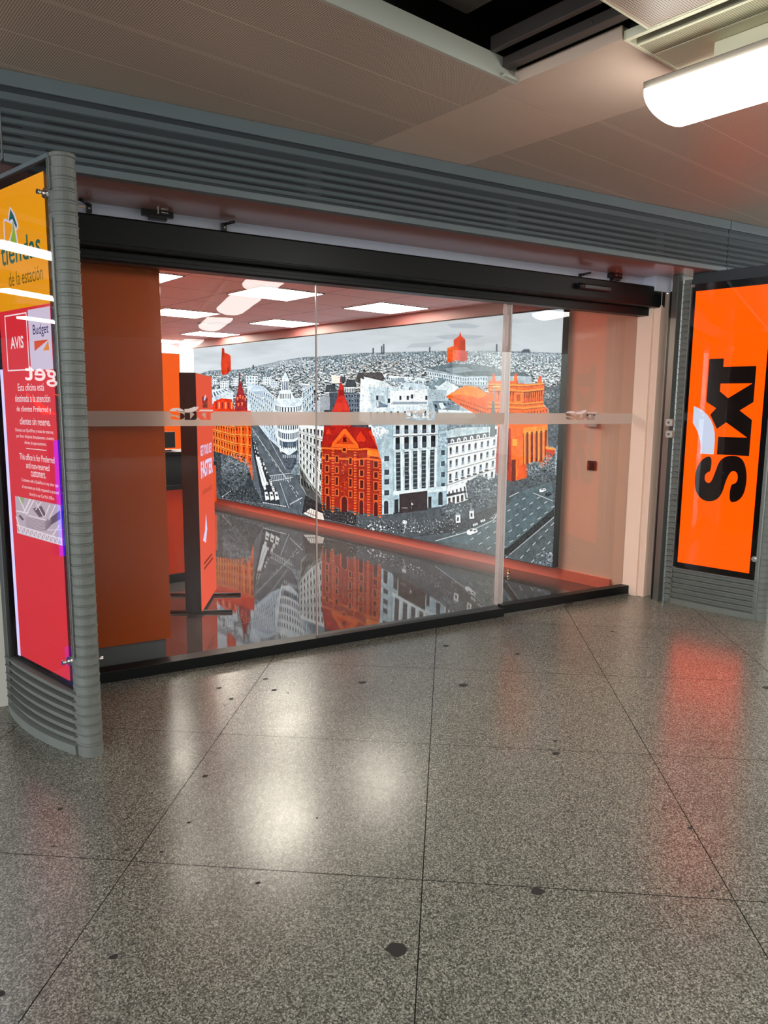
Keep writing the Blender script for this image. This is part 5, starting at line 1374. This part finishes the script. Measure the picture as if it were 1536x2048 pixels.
# mural lightbox
mb_ = thing('wall_lightbox', wallfr(4.1, .04, .1), 'huge backlit city panorama print in grey and orange on the right wall', 'lightbox')
S0, S1, Z0m, Z1m = .585, 7.72, .113, 2.468
off = .085
b = MB(); b.box(S0 - .004, S1 + .004, .0, off - .004, Z0m - .006, Z1m + .006, wallfr); b.build('black_frame', M['boxblack'], mb_)
sheet = paint_city()
nx, nz = 1250, 470
ss = np.linspace(S0, S1, nx) if False else S0 + (S1 - S0) * np.linspace(0, 1, nx) ** 1.12
zz = np.linspace(Z0m, Z1m, nz)
base = WB + MN * off
P = base[None, None, :] + MD[None, None, :] * ss[None, :, None] + np.array([0, 0, 1.])[None, None, :] * zz[:, None, None]
d_ = P - CP
w_ = d_ @ CF
px = 768 + FPX * (d_ @ CR) / w_; py = 1024 - FPX * (d_ @ CU) / w_
fx = np.clip((px - MX0) * MS - .5, 0, sheet.shape[1] - 2); fy = np.clip((py - MY0) * MS - .5, 0, sheet.shape[0] - 2)
ix, iy = fx.astype(int), fy.astype(int); tx, ty = (fx - ix)[..., None], (fy - iy)[..., None]
cols = (sheet[iy, ix] * (1 - tx) + sheet[iy, ix + 1] * tx) * (1 - ty) + (sheet[iy + 1, ix] * (1 - tx) + sheet[iy + 1, ix + 1] * tx) * ty
cols = np.where(cols <= .04045, cols / 12.92, ((cols + .055) / 1.055) ** 2.4)
me = bpy.data.meshes.new('print')
L = np.array(mb_.location); Pf = (P - L).reshape(-1, 3).astype(np.float32)
me.vertices.add(nx * nz); me.vertices.foreach_set('co', Pf.ravel())
ii = (np.arange(nz - 1)[:, None] * nx + np.arange(nx - 1)[None, :]).ravel()
fc = np.stack([ii, ii + nx, ii + nx + 1, ii + 1], -1).astype(np.int32)
me.loops.add(fc.size); me.loops.foreach_set('vertex_index', fc.ravel())
me.polygons.add(len(fc)); me.polygons.foreach_set('loop_start', np.arange(0, fc.size, 4, dtype=np.int32))
me.update(calc_edges=True)
at = me.color_attributes.new('print_colour', 'FLOAT_COLOR', 'POINT')
at.data.foreach_set('color', np.concatenate([cols.reshape(-1, 3), np.ones((nx * nz, 1))], 1).astype(np.float32).ravel())
mt, nt, out = new_mat('backlit_city_print')
an = nt.nodes.new('ShaderNodeVertexColor'); an.layer_name = 'print_colour'
em = nt.nodes.new('ShaderNodeEmission'); em.inputs[1].default_value = MURAL_GAIN
nt.links.new(an.outputs[0], em.inputs[0]); nt.links.new(em.outputs[0], out.inputs[0])
me.materials.append(mt)
po = bpy.data.objects.new('print', me); COL.objects.link(po); po.parent = mb_; po['label'] = 'backlit city print'

# recessed light panels in the office ceiling
LC0 = at_z(551, 587, ZI)
def office_light(cu, cv, label):
    c = uv(cu, cv)
    t = thing('ceiling_light_panel', (c[0], c[1], ZI), label, 'ceiling light panel', 'square office ceiling lights')
    w, h = .318, .308
    b = MB(); b.box(cu - w, cu + w, cv - h, cv + h, ZI - .006, ZI - .003, cfr); b.build('diffuser', M['officelamp'], t)
    b = MB()
    for q in ((cu - w - .012, cu - w, cv - h - .012, cv + h + .012), (cu + w, cu + w + .012, cv - h - .012, cv + h + .012), (cu - w, cu + w, cv - h - .012, cv - h), (cu - w, cu + w, cv + h, cv + h + .012)):
        b.box(*q, ZI - .008, ZI - .001, cfr)
    b.build('frame', M['plinth'], t)
cu0 = LC0[0] * UV[0] + LC0[1] * UV[1]; cv0 = LC0[0] * VV[0] + LC0[1] * VV[1]
office_light(cu0, cv0, 'square office ceiling light left of the glass seam, nearest large one')
office_light(cu0 + 1.37, cv0 + .06, 'square office ceiling light right of the glass seam')
office_light(cu0 + 1.40, cv0 + 2.06, 'square office ceiling light just left of the seam, in the second row')
office_light(cu0 + .02, cv0 + 2.02, 'square office ceiling light beside the orange column, second row')
office_light(cu0 + 1.42, cv0 + 4.08, 'square office ceiling light in the third row above the mural corner')
office_light(cu0 + 1.42, cv0 + 5.75, 'farthest square office ceiling light, close to the back wall')
office_light(cu0 - 1.36, cv0 + .0, 'square office ceiling light half hidden by the orange column, first row')
office_light(cu0 - 1.38, cv0 + 2.02, 'square office ceiling light added unseen behind the orange column, second row')  # extra light, out of sight, added to brighten the office
office_light(cu0 - .02, cv0 - .0 + 4.08, 'square office ceiling light added unseen behind the orange column, third row')  # another unseen light added for a brighter office
lz = at_z(427, 647, ZI); t = thing('ceiling_diffuser', (lz[0], lz[1], ZI), 'round ceiling air diffuser between the square lights', 'air diffuser')
for k, r_ in enumerate((.20, .14, .08)):
    b = MB(); b.tube((lz[0], lz[1], ZI - .004 - .004 * k), (lz[0], lz[1], ZI - .001), r_, 36); b.build('ring', (M['plinth'], M['skirt'], M['plinth'])[k], t)

# bright orange wall panel, valance
b = MB(); a0 = on_plane(300, 703, (bw[0], bw[1], 0), (*VV, 0)); a1 = on_plane(373, 703, (bw[0], bw[1], 0), (*VV, 0))
ua = a0[0] * UV[0] + a0[1] * UV[1] - 2.0 - .4; ub = a1[0] * UV[0] + a1[1] * UV[1] - 2.0
b.box(ua, ub, -.06, -.021, .10, 2.42, bwfr); tag(b.build('orange_wall_panel', emit('bright_orange_panel', (255, 96, 20), .95)), 'bright orange glowing wall panel on the back wall', 'wall panel')
b = MB(); b.box(ua, ub + .02, -.09, -.0, 2.425, 2.475, bwfr); tag(b.build('blind_cassette', M['strip'], bevel=.003), 'thin grey cassette above the orange back wall panel', 'cassette')

# advertising totem
C0 = np.array([1.524, 5.418]); e1 = np.array([.434, .901]); e2 = np.array([-.901, .434])
tf = frame((*C0, 0), (*e1, 0), (*e2, 0))
tt = thing('advertising_totem', (*(C0 + e1 * .35 + e2 * .06), 0), 'slim black totem with an orange lit poster side, behind the glass', 'totem')
b = MB(); b.box(0, .702, .006, .125, .02, 1.822, tf); b.build('body', M['boxblack'], tt, bevel=.003)
b = MB(); b.box(.008, .694, -.001, .006, .03, 1.815, tf); scn = b.build('poster', M['screen_orange'], tt)
fT = lambda x, y, z: tf(x, -.001 - z, y)
Tp = lambda px, py: (lambda w: ((w[:2] - C0) @ e1, w[2]))(on_plane(px, py, (*C0, 0), (e1[1], -e1[0], 0)))
def ttext(s, z0, z1, x0, x1, mat, bold=0.):
    b = MB(); put_text(b, s, fT, x0, z0, x1 - x0, z1 - z0, bold, .001); b.build('lettering', mat, scn)
ttext('GET YOUR KEY', 1.205, 1.285, .08, .62, M['screen_white'], .03)
ttext('FASTER', 1.035, 1.165, .08, .64, M['screen_white'], .04)
ttext('CHECKED-IN ALREADY?', .905, .94, .12, .58, M['screen_dark'])
for z_, w_e in ((.365, .50), (.325, .54)):
    b = MB(); flat(b, [[(.12, z_), (w_e, z_), (w_e, z_ + .016), (.12, z_ + .016)]], fT, .001); b.build('small_print_line', M['screen_dark'], scn)
b = MB()
L_, arc_ = logo(.22, 1.565, .24, .10); flat(b, L_, fT, .001); b.build('logo', M['screen_dark'], scn); b = MB(); flat(b, [arc_], fT, .0015); b.build('logo_arc', M['screen_white'], scn)
b = MB(); L_, arc_ = logo(.14, .60, .2, .09); flat(b, [[(.1, .56), (.2, .62), (.26, .74), (.3, .62), (.22, .52)]], fT, .001); b.build('hand_mark', M['screen_white'], scn)
for s_ in (.06, .58):
    b = MB(); b.tube(tf(s_, -.22, .012), tf(s_, .36, .012), .011, 10); b.build('foot', M['blackplastic'], tt)

# reception counter
cf = frame((*uv(0, 0), 0), (*UV, 0), (*VV, 0))
ct = thing('reception_counter', cf(2.5, 6.4, 0), 'orange reception counter with a dark top section, behind the totem', 'counter')
b = MB(); b.box(2.0, 3.05, 6.14, 6.75, .085, .845, cf); b.build('front', M['orange_in'], ct, bevel=.003)
b = MB(); b.box(2.0, 3.03, 6.17, 6.75, 0, .085, cf); b.build('kick', M['blackplastic'], ct)
b = MB(); b.box(1.98, 3.06, 6.12, 6.77, .845, .88, cf); b.box(2.0, 3.05, 6.20, 6.30, .88, 1.14, cf); b.box(1.98, 3.06, 6.15, 6.55, 1.14, 1.175, cf); b.build('top', M['black'], ct, bevel=.003)
mo = thing('computer_monitor', cf(2.72, 6.35, 1.175), 'small dark computer monitor standing on the reception counter', 'monitor')
b = MB(); b.box(2.62, 2.86, 6.34, 6.36, 1.20, 1.345, cf); b.build('screen', M['blackplastic'], mo, bevel=.003)
b = MB(); b.box(2.72, 2.76, 6.36, 6.38, 1.176, 1.27, cf); b.box(2.67, 2.81, 6.31, 6.41, 1.175, 1.184, cf); b.build('stand', M['blackplastic'], mo, bevel=.002)
b = MB(); pts = [cf(2.62 - .12 * math.sin(k / 8 * 1.5), 6.33, 1.30 - .12 * (1 - math.cos(k / 8 * 1.57)) ) for k in range(9)]
for p, q in zip(pts, pts[1:]): b.tube(p, q, .004, 8)
b.build('cable', M['blackplastic'], mo)
# low cabinet further back
pc = at_z(436, 1016, 0)
cb = thing('low_cabinet', (pc[0] - .4, pc[1], 0), 'low orange cabinet with black top at the far end', 'cabinet')
kk = 1.6 * (1 - (918 - 800) / 216.)
b = MB(); gg = frame((*pc[:2], 0), (*UV, 0), (*VV, 0)); b.box(-1.2, -.02, 0, .16, .10, kk - .06, gg); b.build('body', M['orange_in'], cb, bevel=.003)
b = MB(); b.box(-1.2, -.01, -.01, .17, kk - .06, kk, gg); b.build('top', M['black'], cb, bevel=.003)
b = MB(); b.box(-1.2, -.05, .03, .16, 0, .10, gg); b.build('kick', M['blackplastic'], cb)

# light switch and small units on the right wall
w = on_plane(1184, 931, WB, MN); s_ = (w - WB) @ MD
t = thing('light_switch', w, 'dark brown square light switch on the white wall', 'light switch')
b = MB(); b.box(s_ - .045, s_ + .045, .0, .010, w[2] - .042, w[2] + .042, wallfr); b.build('plate', M['switch'], t, bevel=.003)
b = MB(); b.box(s_ - .028, s_ + .028, .010, .015, w[2] - .028, w[2] + .028, wallfr); b.build('rocker', M['switch'], t, bevel=.002)
w = on_plane(1186, 838, WB, MN); s_ = (w - WB) @ MD
t = thing('wall_terminal', w, 'pale wall control box behind the frosted band', 'control box')
b = MB(); b.box(s_ - .06, s_ + .06, .0, .035, w[2] - .07, w[2] + .05, wallfr); b.build('body', M['keybox'], t, bevel=.004)
b = MB()
for k in range(3): b.tube(wallfr(s_ - .035 + k * .035, .035, w[2] + .035), wallfr(s_ - .035 + k * .035, .038, w[2] + .035), .008, 12)
b.build('buttons', M['blackplastic'], t)
# door stop
c = at_z(1017, 1149, 0); t = thing('door_stop', c, 'small brass door stop on the office floor behind the glass', 'door stop')
b = MB(); b.tube((c[0], c[1], 0), (c[0], c[1], .02), .016, 16); b.build('base', M['chrome'], t)
b = MB(); b.tube((c[0], c[1], .02), (c[0], c[1], .05), .011, 16); b.build('pin', principled('brass', (170, 130, 70), .3, 1.), t)
